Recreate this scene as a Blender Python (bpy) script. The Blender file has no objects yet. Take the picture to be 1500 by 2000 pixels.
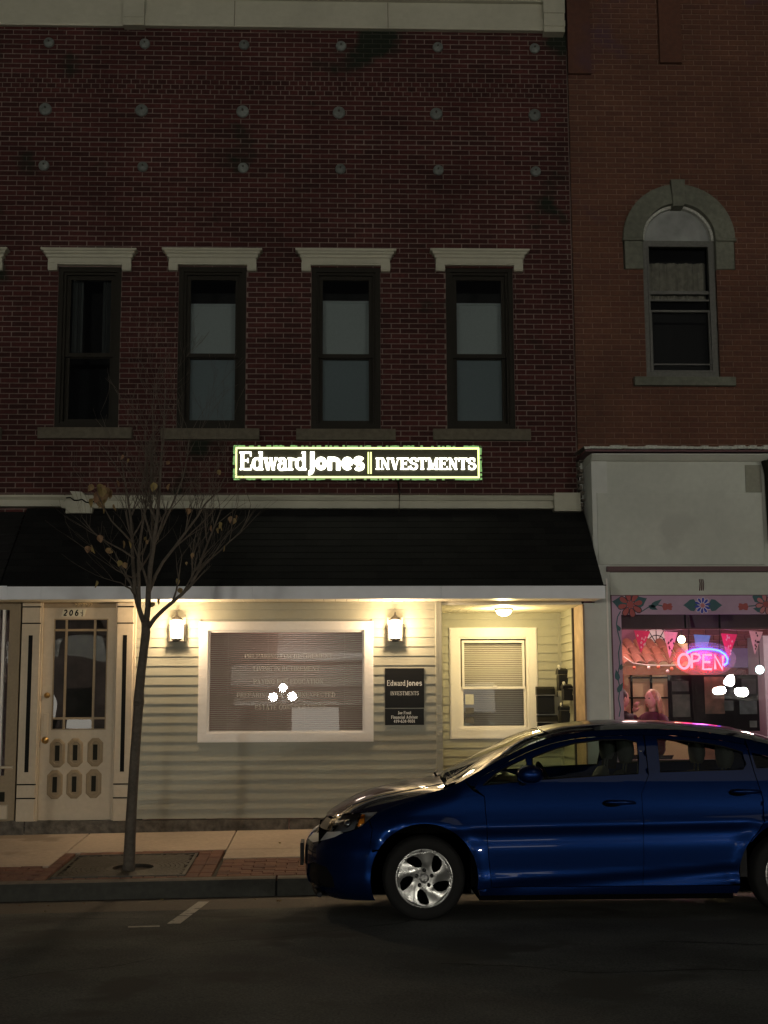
import bpy, bmesh, math, random
from mathutils import Vector, Matrix
from mathutils.geometry import delaunay_2d_cdt
random.seed(7)
PI = math.pi
SC = bpy.context.scene
COL = SC.collection
# ------------------------------------------------------------------ camera
YAW, PITCH, ROLL = 0.0349288, 0.142145, -0.0045552
FPX, CD, CH = 2621.3, 15.36, 1.62
cy_, sy_, cp_, sp_ = math.cos(YAW), math.sin(YAW), math.cos(PITCH), math.sin(PITCH)
FWD = Vector((sy_*cp_, cy_*cp_, sp_))
r0 = Vector((cy_, -sy_, 0)); u0 = r0.cross(FWD)
RGT = math.cos(ROLL)*r0 + math.sin(ROLL)*u0
UPV = -math.sin(ROLL)*r0 + math.cos(ROLL)*u0
cam = bpy.data.cameras.new('camera'); cam_o = bpy.data.objects.new('camera', cam); COL.objects.link(cam_o)
cam.sensor_fit = 'VERTICAL'; cam.sensor_height = 36.0; cam.lens = FPX/2000*36
cam.clip_start = 0.1; cam.clip_end = 500
cam_o.matrix_world = Matrix.Translation((0, -CD, CH)) @ Matrix((RGT, UPV, -FWD)).transposed().to_4x4()
SC.camera = cam_o
# ------------------------------------------------------------------ world, exposure
w = bpy.data.worlds.new('World'); SC.world = w; w.use_nodes = True
nt = w.node_tree; bg = nt.nodes['Background']
sky = nt.nodes.new('ShaderNodeTexSky'); sky.sky_type = 'NISHITA'; sky.sun_disc = False
sky.sun_elevation = math.radians(20); sky.sun_rotation = math.radians(150)
hs = nt.nodes.new('ShaderNodeHueSaturation'); hs.inputs['Saturation'].default_value = 0.25
nt.links.new(sky.outputs[0], hs.inputs['Color']); nt.links.new(hs.outputs[0], bg.inputs[0])
bg.inputs[1].default_value = 0.0026
sun = bpy.data.lights.new('sun', 'SUN'); sun.energy = 0.03; sun.angle = math.radians(20); sun.color = (1, .95, .85)
sun_o = bpy.data.objects.new('sun', sun); COL.objects.link(sun_o); sun_o.rotation_euler = (math.radians(50), 0, math.radians(20))
SC.view_settings.view_transform = 'Standard'; SC.view_settings.look = 'None'
SC.view_settings.exposure = 0; SC.view_settings.gamma = 1
LAMP_GLOBE = 740; LANTERN_W = 35; RECESS_W = 40
# ------------------------------------------------------------------ helpers
def at(px, py, Y):
    """world point that photo pixel (px,py) shows on the upright plane Y"""
    d = FWD + RGT*((px-750)/FPX) + UPV*((1000-py)/FPX)
    t = (Y+CD)/d.y
    return Vector((d.x*t, Y, d.z*t+CH))
def gnd(px, py, z):
    d = FWD + RGT*((px-750)/FPX) + UPV*((1000-py)/FPX)
    t = (z-CH)/d.z
    return Vector((d.x*t, d.y*t-CD, z))
def X(px, py, Y=0): return at(px, py, Y).x
def Z(px, py, Y=0): return at(px, py, Y).z

def mat(name, color, rough=.6, metal=0, var=.15, bump=.15, scale=30, color2=None, emis=None, es=0, coat=0, spec=.5, bigvar=0, bigscale=1.2, bdist=.004, obrand=0, island=0, stain=None):
    m = bpy.data.materials.new(name); m.use_nodes = True
    N, L = m.node_tree.nodes, m.node_tree.links
    b = N['Principled BSDF']
    c = (*color, 1)
    b.inputs['Base Color'].default_value = c; b.inputs['Roughness'].default_value = rough
    b.inputs['Metallic'].default_value = metal; b.inputs['Coat Weight'].default_value = coat
    b.inputs['Coat Roughness'].default_value = .04
    b.inputs['Specular IOR Level'].default_value = spec
    geo = N.new('ShaderNodeNewGeometry')
    last = None
    def noise(sc, det=4):
        n = N.new('ShaderNodeTexNoise'); n.inputs['Scale'].default_value = sc; n.inputs['Detail'].default_value = det
        L.new(geo.outputs['Position'], n.inputs['Vector']); return n
    def hsv(val_socket, amp, prev):
        mr = N.new('ShaderNodeMapRange'); L.new(val_socket, mr.inputs[0])
        mr.inputs[1].default_value = 0.25 if amp < 10 else 0; mr.inputs[2].default_value = .75
        mr.inputs[3].default_value = 1-amp; mr.inputs[4].default_value = 1+amp
        h = N.new('ShaderNodeHueSaturation'); L.new(mr.outputs[0], h.inputs['Value'])
        if prev is None: h.inputs['Color'].default_value = c
        else: L.new(prev, h.inputs['Color'])
        return h.outputs[0]
    if color2 is not None:
        mx = N.new('ShaderNodeMix'); mx.data_type = 'RGBA'
        mx.inputs['A'].default_value = c; mx.inputs['B'].default_value = (*color2, 1)
        if obrand or island:
            oi = N.new('ShaderNodeObjectInfo')
            L.new(geo.outputs['Random Per Island'] if island else oi.outputs['Random'], mx.inputs['Factor'])
        else:
            n = noise(scale*.3); rp = N.new('ShaderNodeMapRange'); rp.inputs[1].default_value = .42; rp.inputs[2].default_value = .62
            L.new(n.outputs[0], rp.inputs[0]); L.new(rp.outputs[0], mx.inputs['Factor'])
        last = mx.outputs['Result']
    if var: last = hsv(noise(scale).outputs[0], var, last)
    if bigvar: last = hsv(noise(bigscale, 5).outputs[0], bigvar, last)
    if stain is not None:   # (colour, scale, threshold)
        mx = N.new('ShaderNodeMix'); mx.data_type = 'RGBA'
        n = noise(stain[1], 6); rp = N.new('ShaderNodeMapRange'); rp.inputs[1].default_value = stain[2]; rp.inputs[2].default_value = stain[2]+.06
        L.new(n.outputs[0], rp.inputs[0]); L.new(rp.outputs[0], mx.inputs['Factor'])
        if last is None: mx.inputs['A'].default_value = c
        else: L.new(last, mx.inputs['A'])
        mx.inputs['B'].default_value = (*stain[0], 1); last = mx.outputs['Result']
    if last is not None: L.new(last, b.inputs['Base Color'])
    if bump:
        n = noise(scale*2.5); bp = N.new('ShaderNodeBump'); bp.inputs['Strength'].default_value = bump; bp.inputs['Distance'].default_value = bdist
        L.new(n.outputs[0], bp.inputs['Height']); L.new(bp.outputs[0], b.inputs['Normal'])
    if rough > .15 and var:
        n = noise(scale*.5); mr = N.new('ShaderNodeMapRange'); mr.inputs[3].default_value = rough*.85; mr.inputs[4].default_value = min(1, rough*1.15)
        L.new(n.outputs[0], mr.inputs[0]); L.new(mr.outputs[0], b.inputs['Roughness'])
    if emis is not None:
        b.inputs['Emission Color'].default_value = (*emis, 1); b.inputs['Emission Strength'].default_value = es
    return m
def glass_mat(name, tint=(1, 1, 1), refl=(1, 1, 1), ior=1.5, wav=0.0, wscale=2.0, rough=0):
    m = bpy.data.materials.new(name); m.use_nodes = True
    N, L = m.node_tree.nodes, m.node_tree.links
    N.remove(N['Principled BSDF']); out = N['Material Output']
    t = N.new('ShaderNodeBsdfTransparent'); t.inputs[0].default_value = (*tint, 1)
    g = N.new('ShaderNodeBsdfGlossy'); g.inputs['Roughness'].default_value = rough; g.inputs['Color'].default_value = (*refl, 1)
    fr = N.new('ShaderNodeFresnel'); fr.inputs[0].default_value = ior
    mx = N.new('ShaderNodeMixShader'); L.new(fr.outputs[0], mx.inputs[0]); L.new(t.outputs[0], mx.inputs[1]); L.new(g.outputs[0], mx.inputs[2])
    L.new(mx.outputs[0], out.inputs[0])
    if wav:
        ge = N.new('ShaderNodeNewGeometry'); n = N.new('ShaderNodeTexNoise'); n.inputs['Scale'].default_value = wscale; n.inputs['Detail'].default_value = 1
        L.new(ge.outputs['Position'], n.inputs[0])
        bp = N.new('ShaderNodeBump'); bp.inputs['Distance'].default_value = wav; L.new(n.outputs[0], bp.inputs['Height'])
        L.new(bp.outputs[0], g.inputs['Normal']); L.new(bp.outputs[0], fr.inputs['Normal'])
    return m
def emat(name, color, s):
    m = bpy.data.materials.new(name); m.use_nodes = True
    N, L = m.node_tree.nodes, m.node_tree.links
    N.remove(N['Principled BSDF']); e = N.new('ShaderNodeEmission'); e.inputs[0].default_value = (*color, 1); e.inputs[1].default_value = s
    L.new(e.outputs[0], N['Material Output'].inputs[0]); return m

def tag(o, label=None, cat=None, group=None, kind=None):
    if label: o['label'] = label
    if cat: o['category'] = cat
    if group: o['group'] = group
    if kind: o['kind'] = kind
    return o
def empty(name, loc=(0, 0, 0), parent=None):
    o = bpy.data.objects.new(name, None); o.empty_display_size = .1; COL.objects.link(o); o.location = loc
    if parent: o.parent = parent
    return o
def thing(name, label, cat, loc=(0, 0, 0), group=None): return tag(empty(name, loc), label, cat, group)
class MB:
    def __init__(s): s.v = []; s.f = []; s.sm = []
    def quad(s, *pts, smooth=False):
        i = len(s.v); s.v += [tuple(p) for p in pts]; s.f.append(tuple(range(i, i+len(pts)))); s.sm.append(smooth); return s
    def box(s, x0, x1, y0, y1, z0, z1):
        i = len(s.v)
        s.v += [(x, y, z) for z in (z0, z1) for y in (y0, y1) for x in (x0, x1)]
        for f in ((0, 2, 3, 1), (4, 5, 7, 6), (0, 1, 5, 4), (2, 6, 7, 3), (0, 4, 6, 2), (1, 3, 7, 5)):
            s.f.append(tuple(i+k for k in f)); s.sm.append(False)
        return s
    def bbox(s, x0, x1, y0, y1, z0, z1, b=.004):
        """box with the front (low y) edges chamfered"""
        i = len(s.v)
        s.v += [(x0, y1, z0), (x1, y1, z0), (x1, y1, z1), (x0, y1, z1), (x0, y0+b, z0), (x1, y0+b, z0), (x1, y0+b, z1), (x0, y0+b, z1),
                (x0+b, y0, z0+b), (x1-b, y0, z0+b), (x1-b, y0, z1-b), (x0+b, y0, z1-b)]
        for f in ((0, 1, 2, 3), (8, 11, 10, 9)): s.f.append(tuple(i+k for k in f[::-1])); s.sm.append(False)
        for a in range(4):
            c = (a+1) % 4
            s.f.append((i+a, i+c, i+4+c, i+4+a)); s.sm.append(False)
            s.f.append((i+4+a, i+4+c, i+8+c, i+8+a)); s.sm.append(False)
        return s
    def prism(s, poly, fn, d0, d1, smooth=False):
        """poly: 2D pts; fn(a,b,d)->3D; extruded from d0 to d1"""
        n = len(poly); i = len(s.v)
        s.v += [tuple(fn(a, b, d0)) for a, b in poly]+[tuple(fn(a, b, d1)) for a, b in poly]
        s.f.append(tuple(range(i, i+n))); s.f.append(tuple(range(i+2*n-1, i+n-1, -1))); s.sm += [False, False]
        for k in range(n):
            l = (k+1) % n; s.f.append((i+k, i+n+k, i+n+l, i+l)); s.sm.append(smooth)
        return s
    def tube(s, pts, rad, n=8, cap=True):
        pts = [Vector(p) for p in pts]
        if not isinstance(rad, (list, tuple)): rad = [rad]*len(pts)
        i = len(s.v); up = Vector((.13, .31, .95))
        for k, p in enumerate(pts):
            d = (pts[min(k+1, len(pts)-1)]-pts[max(k-1, 0)])
            d = d.normalized() if d.length > 1e-9 else Vector((0, 0, 1))
            a = d.cross(up)
            if a.length < .1: a = d.cross(Vector((1, 0, 0)))
            a.normalize(); b = d.cross(a)
            for j in range(n):
                t = 2*PI*j/n; s.v.append(tuple(p+(a*math.cos(t)+b*math.sin(t))*rad[k]))
        for k in range(len(pts)-1):
            for j in range(n):
                l = (j+1) % n; s.f.append((i+k*n+j, i+k*n+l, i+(k+1)*n+l, i+(k+1)*n+j)); s.sm.append(True)
        if cap:
            s.f.append(tuple(range(i+n-1, i-1, -1))); s.f.append(tuple(range(i+(len(pts)-1)*n, i+len(pts)*n))); s.sm += [False]*2
        return s
    def lathe(s, prof, c=(0, 0, 0), n=20, axis='z', smooth=True):
        """prof: (r, h) list"""
        i = len(s.v)
        for r, h in prof:
            for j in range(n):
                t = 2*PI*j/n; a, b = r*math.cos(t), r*math.sin(t)
                q = (a, b, h) if axis == 'z' else ((a, h, b) if axis == 'y' else (h, a, b))
                s.v.append((c[0]+q[0], c[1]+q[1], c[2]+q[2]))
        for k in range(len(prof)-1):
            for j in range(n):
                l = (j+1) % n; s.f.append((i+k*n+j, i+k*n+l, i+(k+1)*n+l, i+(k+1)*n+j)); s.sm.append(smooth)
        return s
    def sphere(s, c, r, n=12, m=8, sz=1.0):
        return s.lathe([(max(r*math.sin(PI*k/m), 1e-4), -r*sz*math.cos(PI*k/m)) for k in range(m+1)], c, n)
    def mesh(s, name):
        me = bpy.data.meshes.new(name); me.from_pydata(s.v, [], s.f)
        me.polygons.foreach_set('use_smooth', s.sm); me.update(); return me
    def build(s, name, m, parent=None, fix=True):
        me = s.mesh(name)
        if fix and s.f:
            bm = bmesh.new(); bm.from_mesh(me); bmesh.ops.recalc_face_normals(bm, faces=bm.faces); bm.to_mesh(me); bm.free()
        me.materials.append(m)
        o = bpy.data.objects.new(name, me); COL.objects.link(o)
        if parent: o.parent = parent
        return o
def inst(name, me, parent, loc, rot=None, scale=None):
    o = bpy.data.objects.new(name, me); o.parent = parent; o.location = loc
    if rot: o.rotation_euler = rot
    if scale: o.scale = scale
    COL.objects.link(o); return o
def copy_tree(o, parent=None):
    c = o.copy(); COL.objects.link(c); c.parent = parent
    for ch in o.children: copy_tree(ch, c)
    return c
def interp(t, x):
    if x <= t[0][0]: return t[0][1]
    for (a, b), (c, d) in zip(t, t[1:]):
        if x <= c: return b+(d-b)*(x-a)/(c-a)
    return t[-1][1]
def smooth_interp(t, x):
    if x <= t[0][0]: return t[0][1]
    if x >= t[-1][0]: return t[-1][1]
    for k in range(len(t)-1):
        if x <= t[k+1][0]:
            x0, y0 = t[k]; x1, y1 = t[k+1]
            xm, ym = t[k-1] if k else (2*x0-x1, 2*y0-y1)
            xp, yp = t[k+2] if k+2 < len(t) else (2*x1-x0, 2*y1-y0)
            h = x1-x0; u = (x-x0)/h
            m0 = (y1-ym)/(x1-xm)*h; m1 = (yp-y0)/(xp-x0)*h
            return (2*u**3-3*u*u+1)*y0+(u**3-2*u*u+u)*m0+(-2*u**3+3*u*u)*y1+(u**3-u*u)*m1

# ------------------------------------------------------------------ materials
STAIN = ((.012, .016, .010), .9, .60)
M = {}
M['brick'] = mat('maroon brick', (.066, .0200, .0185), .85, spec=.2, var=.25, bump=.4, scale=25, color2=(.038, .0135, .0125), obrand=1, bigvar=.3, stain=STAIN)
M['brick_i'] = mat('maroon brick mass', (.066, .0200, .0185), .85, spec=.2, var=.25, bump=.4, scale=25, color2=(.036, .0135, .0125), island=1, bigvar=.3, stain=STAIN)
M['mortar'] = mat('mortar', (.15, .112, .098), .9, var=.2, bump=.3, scale=40, bigvar=.35, stain=((.03, .03, .022), .9, .60))
M['brick2'] = mat('orange brick', (.108, .043, .024), .85, var=.2, bump=.4, scale=25, color2=(.090, .033, .020), obrand=1, bigvar=.25, stain=((.07, .03, .04), .7, .6))
M['brick2_i'] = mat('orange brick mass', (.108, .043, .024), .85, var=.2, bump=.4, scale=25, color2=(.085, .032, .020), island=1, bigvar=.25, stain=((.07, .03, .04), .7, .6))
M['mortar2'] = mat('brown mortar', (.165, .098, .072), .9, var=.2, bump=.3, scale=40, bigvar=.3)
M['stone'] = mat('grey stone', (.135, .14, .11), .85, var=.25, bump=.5, scale=18, bigvar=.3)
M['sill'] = mat('sill stone', (.105, .092, .066), .85, var=.25, bump=.5, scale=18)
M['trim'] = mat('cream painted metal', (.40, .39, .31), .6, var=.06, bump=.08, scale=12, bigvar=.12)
M['wframe'] = mat('dark brown window frame', (.016, .014, .010), .6, var=.1, bump=.05, spec=.15)
M['gframe'] = mat('peeling grey paint', (.11, .11, .10), .6, var=.2, bump=.3, scale=30)
M['peel'] = mat('flaked white paint', (.45, .46, .42), .8, var=.4, bump=.5, scale=60)
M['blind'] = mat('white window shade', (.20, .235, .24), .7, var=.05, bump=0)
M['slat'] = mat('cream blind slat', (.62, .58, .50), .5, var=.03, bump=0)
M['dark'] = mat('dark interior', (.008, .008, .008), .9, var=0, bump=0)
M['shingle'] = mat('black asphalt shingle', (.015, .015, .0145), .95, spec=.15, var=.4, bump=.5, scale=70, color2=(.009, .009, .009), obrand=1)
M['fascia'] = mat('grey white fascia', (.70, .72, .77), .5, var=.04, bump=.03, scale=8, bigvar=.08)
M['soffit'] = mat('cream vinyl soffit', (.66, .62, .50), .5, var=.03, bump=.02)
M['siding'] = mat('sage vinyl siding', (.315, .305, .238), .5, var=.03, bump=.04, scale=20, bigvar=.04, bdist=.001)
M['wtrim'] = mat('white window trim', (.74, .70, .66), .45, var=.03, bump=.03)
M['found'] = mat('rough foundation stone', (.115, .10, .082), .9, var=.6, bump=1, scale=14, bdist=.02)
M['beige'] = mat('beige painted wood', (.50, .42, .31), .55, var=.06, bump=.1, scale=20, bigvar=.08)
M['tan'] = mat('tan painted wood', (.28, .21, .125), .6, var=.08, bump=.1)
M['black'] = mat('black paint', (.006, .006, .006), .6, spec=.1, var=0, bump=0)
M['olive'] = mat('dark olive paint', (.018, .017, .011), .6, spec=.1, var=0, bump=0)
M['brass'] = mat('worn brass', (.45, .30, .12), .35, metal=1, var=.1, bump=0)
M['glass'] = glass_mat('window glass', (.9, .92, .92), ior=1.55, wav=.002, wscale=1.5)
M['door_glass'] = glass_mat('old wavy door glass', (.35, .36, .36), ior=1.9, wav=.004, wscale=1.4)
M['glass_lo'] = glass_mat('darker window glass', (.66, .70, .72), ior=1.45, wav=.002, wscale=1.5)  # lower panes, tinted darker than the upper ones
M['clear'] = glass_mat('shop glass', (.97, .97, .97), ior=1.5, wav=.001)
M['sidewalk'] = mat('concrete slab', (.47, .39, .315), .85, var=.12, bump=.3, scale=22, bigvar=.2, bigscale=.8, stain=((.32, .26, .20), 1.3, .58))
M['gap'] = mat('dirt in joints', (.04, .032, .025), .95, var=.3, bump=.3)
M['paver'] = mat('red paving brick', (.19, .085, .055), .85, var=.2, bump=.4, scale=30, color2=(.13, .06, .045), obrand=1, bigvar=.2)
M['kerb'] = mat('shade tinted weathered kerb stone', (.036, .036, .030), .85, var=.3, bump=.5, scale=20, bigvar=.2)  # shade on the street face put into the colour, along with grime
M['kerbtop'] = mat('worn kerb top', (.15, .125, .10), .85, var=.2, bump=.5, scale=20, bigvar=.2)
M['asphalt'] = mat('asphalt', (.128, .131, .122), .88, var=.5, bump=1, scale=75, bigvar=.42, bigscale=1.3, bdist=.008, spec=.25, stain=((.10, .098, .088), 1.1, .55))
M['gutter'] = mat('gutter pavement', (.12, .10, .08), .85, var=.25, bump=.6, scale=40, bigvar=.2)
M['line'] = mat('worn white road paint', (.42, .41, .37), .7, var=.3, bump=.3, scale=60, stain=((.12, .115, .1), 9, .6))
M['iron'] = mat('cast iron grate', (.045, .038, .030), .6, metal=.2, var=.3, bump=.3, scale=20)
M['bark'] = mat('smooth grey bark', (.085, .070, .055), .85, var=.3, bump=.6, scale=35, bigvar=.2, bigscale=5, bdist=.006)
M['leaf'] = mat('dry yellow leaf', (.24, .185, .065), .7, var=.25, bump=.1, color2=(.20, .11, .06), obrand=1)
M['paint'] = mat('dark blue car paint', (.003, .017, .088), .34, metal=.8, spec=.25, var=0, bump=0, coat=.6)
M['paint'].node_tree.nodes['Principled BSDF'].inputs['Specular Tint'].default_value = (.03, .04, .08, 1)
M['tyre'] = mat('tyre rubber', (.009, .009, .009), .8, spec=.2, var=.15, bump=.1, scale=60)
M['hub'] = mat('silver wheel cover', (.36, .36, .35), .28, metal=.85, var=.03, bump=0)
M['plastic'] = mat('black car plastic', (.006, .006, .007), .5, spec=.15, var=0, bump=0)
M['matblack'] = mat('matt black lining', (.003, .003, .003), .95, spec=0, var=0, bump=0)
M['chrome'] = mat('chrome', (.8, .8, .8), .12, metal=1, var=0, bump=0)
M['bright'] = mat('bright trim', (.85, .83, .80), .3, metal=.5, var=0, bump=0)
M['lens'] = glass_mat('headlight lens', (.92, .93, .95), ior=1.4)
M['amber'] = mat('amber lens', (1.0, .36, .02), .2, var=0, bump=0, coat=1)
M['redlens'] = mat('red tail lens', (.35, .01, .01), .2, var=0, bump=0, coat=1)
M['cglass'] = glass_mat('car side glass', (.70, .78, .72), ior=1.22)
M['wshield'] = glass_mat('windscreen glass', (.55, .62, .58), ior=1.5)
M['seat'] = mat('dark grey seat cloth', (.035, .035, .035), .9, var=.1, bump=.1)
M['purple'] = mat('lilac painted panel', (.42, .28, .40), .6, var=.06, bump=.1, scale=15, bigvar=.1)
M['nwhite'] = mat('aged white paint', (.46, .48, .43), .6, var=.05, bump=.1, scale=15, bigvar=.12, stain=((.40, .41, .37), 1.0, .62))
M['pier'] = mat('pale grey painted masonry', (.50, .52, .49), .65, var=.05, bump=.2, scale=10, bigvar=.1)
M['maroon'] = mat('maroon trim', (.075, .018, .025), .5, var=.1, bump=.05)

# ------------------------------------------------------------------ stroke lettering
def arc(cx, cy, rx, ry, a0, a1, n=14):
    return [(cx+rx*math.cos(math.radians(a0+(a1-a0)*k/n)), cy+ry*math.sin(math.radians(a0+(a1-a0)*k/n))) for k in range(n+1)]
def serif_glyphs(T, t, S):
    """stems T wide, hairlines t, serif reach S. strokes: (points, width or None for pen) ; None -> width by direction"""
    h = T/2
    def stem(x, y0=0, y1=1): return ([(x, y0), (x, y1)], T)
    def ser(x, y, l=S, r=S): return ([(x-h-l, y+t/2 if y < .5 else y-t/2), (x+h+r, y+t/2 if y < .5 else y-t/2)], t)
    G = {}
    G['E'] = ([stem(h+S), ser(h+S, 0, S, 0), ser(h+S, 1, S, 0), ([(h+S, t/2), (.78, t/2)], t), ([(h+S, 1-t/2), (.75, 1-t/2)], t), ([(h+S, .52), (.55, .52)], t), ([(.75, 0), (.75, .27)], t*.9), ([(.72, 1), (.72, .75)], t*.9), ([(.54, .40), (.54, .64)], t*.9)], .84)
    G['I'] = ([stem(h+S), ser(h+S, 0), ser(h+S, 1)], T+2*S+.06)
    G['N'] = ([([(.17, 0), (.17, 1)], t), ([(.17, 1), (.72, 0)], T), ([(.72, 0), (.72, 1)], t), ([(.03, t/2), (.32, t/2)], t), ([(0, 1-t/2), (.2, 1-t/2)], t), ([(.57, 1-t/2), (.87, 1-t/2)], t)], .93)
    G['V'] = ([([(.13, 1), (.42, 0)], T), ([(.42, 0), (.70, 1)], t), ([(0, 1-t/2), (.30, 1-t/2)], t), ([(.56, 1-t/2), (.84, 1-t/2)], t)], .88)
    G['A'] = ([([(.42, 1), (.74, 0)], T), ([(.42, 1), (.14, 0)], t), ([(0, t/2), (.28, t/2)], t), ([(.56, t/2), (.90, t/2)], t), ([(.24, .35), (.6, .35)], t)], .94)
    G['S'] = ([(arc(.36, .755, .25, .225, 30, 270)[:-1]+arc(.36, .27, .28, .24, 90, -150), None), ([(.60, .68), (.60, .98)], t), ([(.09, .02), (.09, .34)], t)], .74)
    G['T'] = ([([(.41, 0), (.41, 1)], T), ([(.03, 1-t/2), (.79, 1-t/2)], t), ([(.05, 1), (.05, .72)], t), ([(.77, 1), (.77, .72)], t), ([(.25, t/2), (.57, t/2)], t)], .86)
    G['M'] = ([([(.15, 0), (.15, 1)], t), ([(.17, 1), (.48, .05)], T), ([(.48, .05), (.80, 1)], t), ([(.84, 0), (.84, 1)], T), ([(0, t/2), (.30, t/2)], t), ([(.0, 1-t/2), (.2, 1-t/2)], t), ([(.68, t/2), (1.0, t/2)], t), ([(.78, 1-t/2), (1.0, 1-t/2)], t)], 1.06)
    G['P'] = ([stem(h+S), ser(h+S, 0), ser(h+S, 1, S, 0), ([(h+S, 1-t/2), (.45, 1-t/2)]+arc(.45, .74, .22, .26-t/2, 90, -90)+[(h+S, .48)], None)], .76)
    G['R'] = ([stem(h+S), ser(h+S, 0), ser(h+S, 1, S, 0), ([(h+S, 1-t/2), (.42, 1-t/2)]+arc(.42, .75, .22, .25-t/2, 90, -90)+[(h+S, .5)], None), ([(.42, .5), (.66, .06), (.86, .05)], T*.8)], .88)
    G['F'] = ([stem(h+S), ser(h+S, 0), ser(h+S, 1, S, 0), ([(h+S, 1-t/2), (.70, 1-t/2)], t), ([(h+S, .5), (.52, .5)], t), ([(.70, 1), (.70, .73)], t), ([(.52, .4), (.52, .62)], t)], .76)
    G['O'] = ([(arc(.42, .5, .35, .5-t/2, 0, 360, 24), None)], .86)
    G['G'] = ([(arc(.42, .5, .35, .5-t/2, 45, 330, 22), None), ([(.70, 0), (.70, .42)], T*.8), ([(.52, .44), (.84, .44)], t), ([(.68, .7), (.68, .98)], t)], .88)
    G['C'] = ([(arc(.42, .5, .35, .5-t/2, 45, 320, 22), None), ([(.70, .7), (.70, .98)], t)], .80)
    G['L'] = ([stem(h+S), ser(h+S, 0, S, 0), ser(h+S, 1), ([(h+S, t/2), (.70, t/2)], t), ([(.68, 0), (.68, .3)], t)], .76)
    G['D'] = ([stem(h+S), ser(h+S, 0, S, 0), ser(h+S, 1, S, 0), ([(h+S, t/2), (.40, t/2)]+arc(.40, .5, .35, .5-t/2, -90, 90)+[(h+S, 1-t/2)], None)], .84)
    G['U'] = ([([(.18, 1), (.18, .3)]+arc(.42, .28, .24, .26, 180, 360)+[(.66, 1)], None), ([(0, 1-t/2), (.36, 1-t/2)], t), ([(.5, 1-t/2), (.82, 1-t/2)], t)], .86)
    G['H'] = ([stem(h+S), ser(h+S, 0), ser(h+S, 1), stem(.70), ser(.70, 0), ser(.70, 1), ([(h+S, .5), (.7, .5)], t)], .70+h+S+.04)
    G['X'] = ([([(.12, 1), (.70, 0)], T), ([(.68, 1), (.12, 0)], t), ([(0, t/2), (.28, t/2)], t), ([(.54, t/2), (.84, t/2)], t), ([(0, 1-t/2), (.28, 1-t/2)], t), ([(.54, 1-t/2), (.82, 1-t/2)], t)], .88)
    G['Y'] = ([([(.42, 0), (.42, .46)], T), ([(.12, 1), (.42, .44)], T), ([(.42, .44), (.72, 1)], t), ([(0, 1-t/2), (.28, 1-t/2)], t), ([(.58, 1-t/2), (.86, 1-t/2)], t), ([(.26, t/2), (.58, t/2)], t)], .86)
    G['J'] = ([([(.36, 1), (.36, .2)]+arc(.22, .2, .14, .2, 0, -160), None), ([(.18, 1-t/2), (.54, 1-t/2)], t)], .58)
    x = .68
    G['d'] = ([(arc(.31, x/2, .24, x/2-t/2, 40, 320, 20), None), ([(.56, 0), (.56, 1)], T), ([(.40, 1-t/2), (.56, 1-t/2)], t), ([(.56, t/2), (.72, t/2)], t), ([(.50, x*.78), (.40, x-t/2)], t)], .74)
    G['w'] = ([([(.11, x), (.30, 0)], T), ([(.30, 0), (.48, x)], t), ([(.46, x), (.65, 0)], T), ([(.65, 0), (.84, x)], t), ([(0, x-t/2), (.27, x-t/2)], t), ([(.36, x-t/2), (.58, x-t/2)], t), ([(.72, x-t/2), (.95, x-t/2)], t)], .96)
    G['a'] = ([([(.10, x*.72)]+arc(.27, x-.2, .18, .2-t/2, 150, 0, 10)+[(.45, .12), (.52, t/2), (.62, t/2)], None), (arc(.25, .19, .19, .18, 80, 330, 14)+[(.45, .16)], None), ([(.12, x*.70), (.17, x*.74)], T*.8)], .64)
    G['r'] = ([([(.17, 0), (.17, x)], T), ([(0, t/2), (.36, t/2)], t), ([(0, x-t/2), (.17, x-t/2)], t), ([(.20, x*.62), (.30, x-t*.8), (.42, x-t*.8)], t), ([(.42, x-.05), (.43, x-.16)], T*.9)], .52)
    G['o'] = ([(arc(.30, x/2, .23, x/2-t/2, 0, 360, 22), None)], .62)
    G['e'] = ([(arc(.30, x/2, .23, x/2-t/2, 0, 310, 20), None), ([(.08, x*.52), (.53, x*.52)], t)], .60)
    G['n'] = ([([(.16, 0), (.16, x)], T), ([(0, t/2), (.32, t/2)], t), ([(0, x-t/2), (.16, x-t/2)], t), ([(.18, x*.7)]+arc(.36, x-.2, .17, .2-t/2, 120, 0, 8)+[(.53, 0)], None), ([(.39, t/2), (.68, t/2)], t)], .72)
    G['s'] = ([(arc(.24, x*.74, .17, x*.24, 30, 270)[:-1]+arc(.24, x*.27, .19, x*.25, 90, -150), None)], .50)
    G['i'] = ([([(.17, 0), (.17, x)], T), ([(.02, t/2), (.33, t/2)], t), ([(.02, x-t/2), (.17, x-t/2)], t), ([(.17, .86), (.17, .99)], T)], .36)
    G['l'] = ([([(.17, 0), (.17, 1)], T), ([(.02, t/2), (.33, t/2)], t), ([(.02, 1-t/2), (.17, 1-t/2)], t)], .36)
    G['c'] = ([(arc(.30, x/2, .23, x/2-t/2, 50, 310, 18), None), ([(.44, x*.7), (.47, x*.82)], T*.8)], .54)
    G['t'] = ([([(.2, .9), (.2, .14), (.28, t/2), (.4, .08)], None), ([(.04, x-t/2), (.38, x-t/2)], t)], .42)
    G['v'] = ([([(.11, x), (.30, 0)], T), ([(.30, 0), (.49, x)], t), ([(0, x-t/2), (.25, x-t/2)], t), ([(.38, x-t/2), (.60, x-t/2)], t)], .62)
    G['1'] = ([([(.28, 0), (.28, 1)], T), ([(.1, t/2), (.46, t/2)], t), ([(.1, .82), (.28, 1-t/2)], t)], .56)
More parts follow.
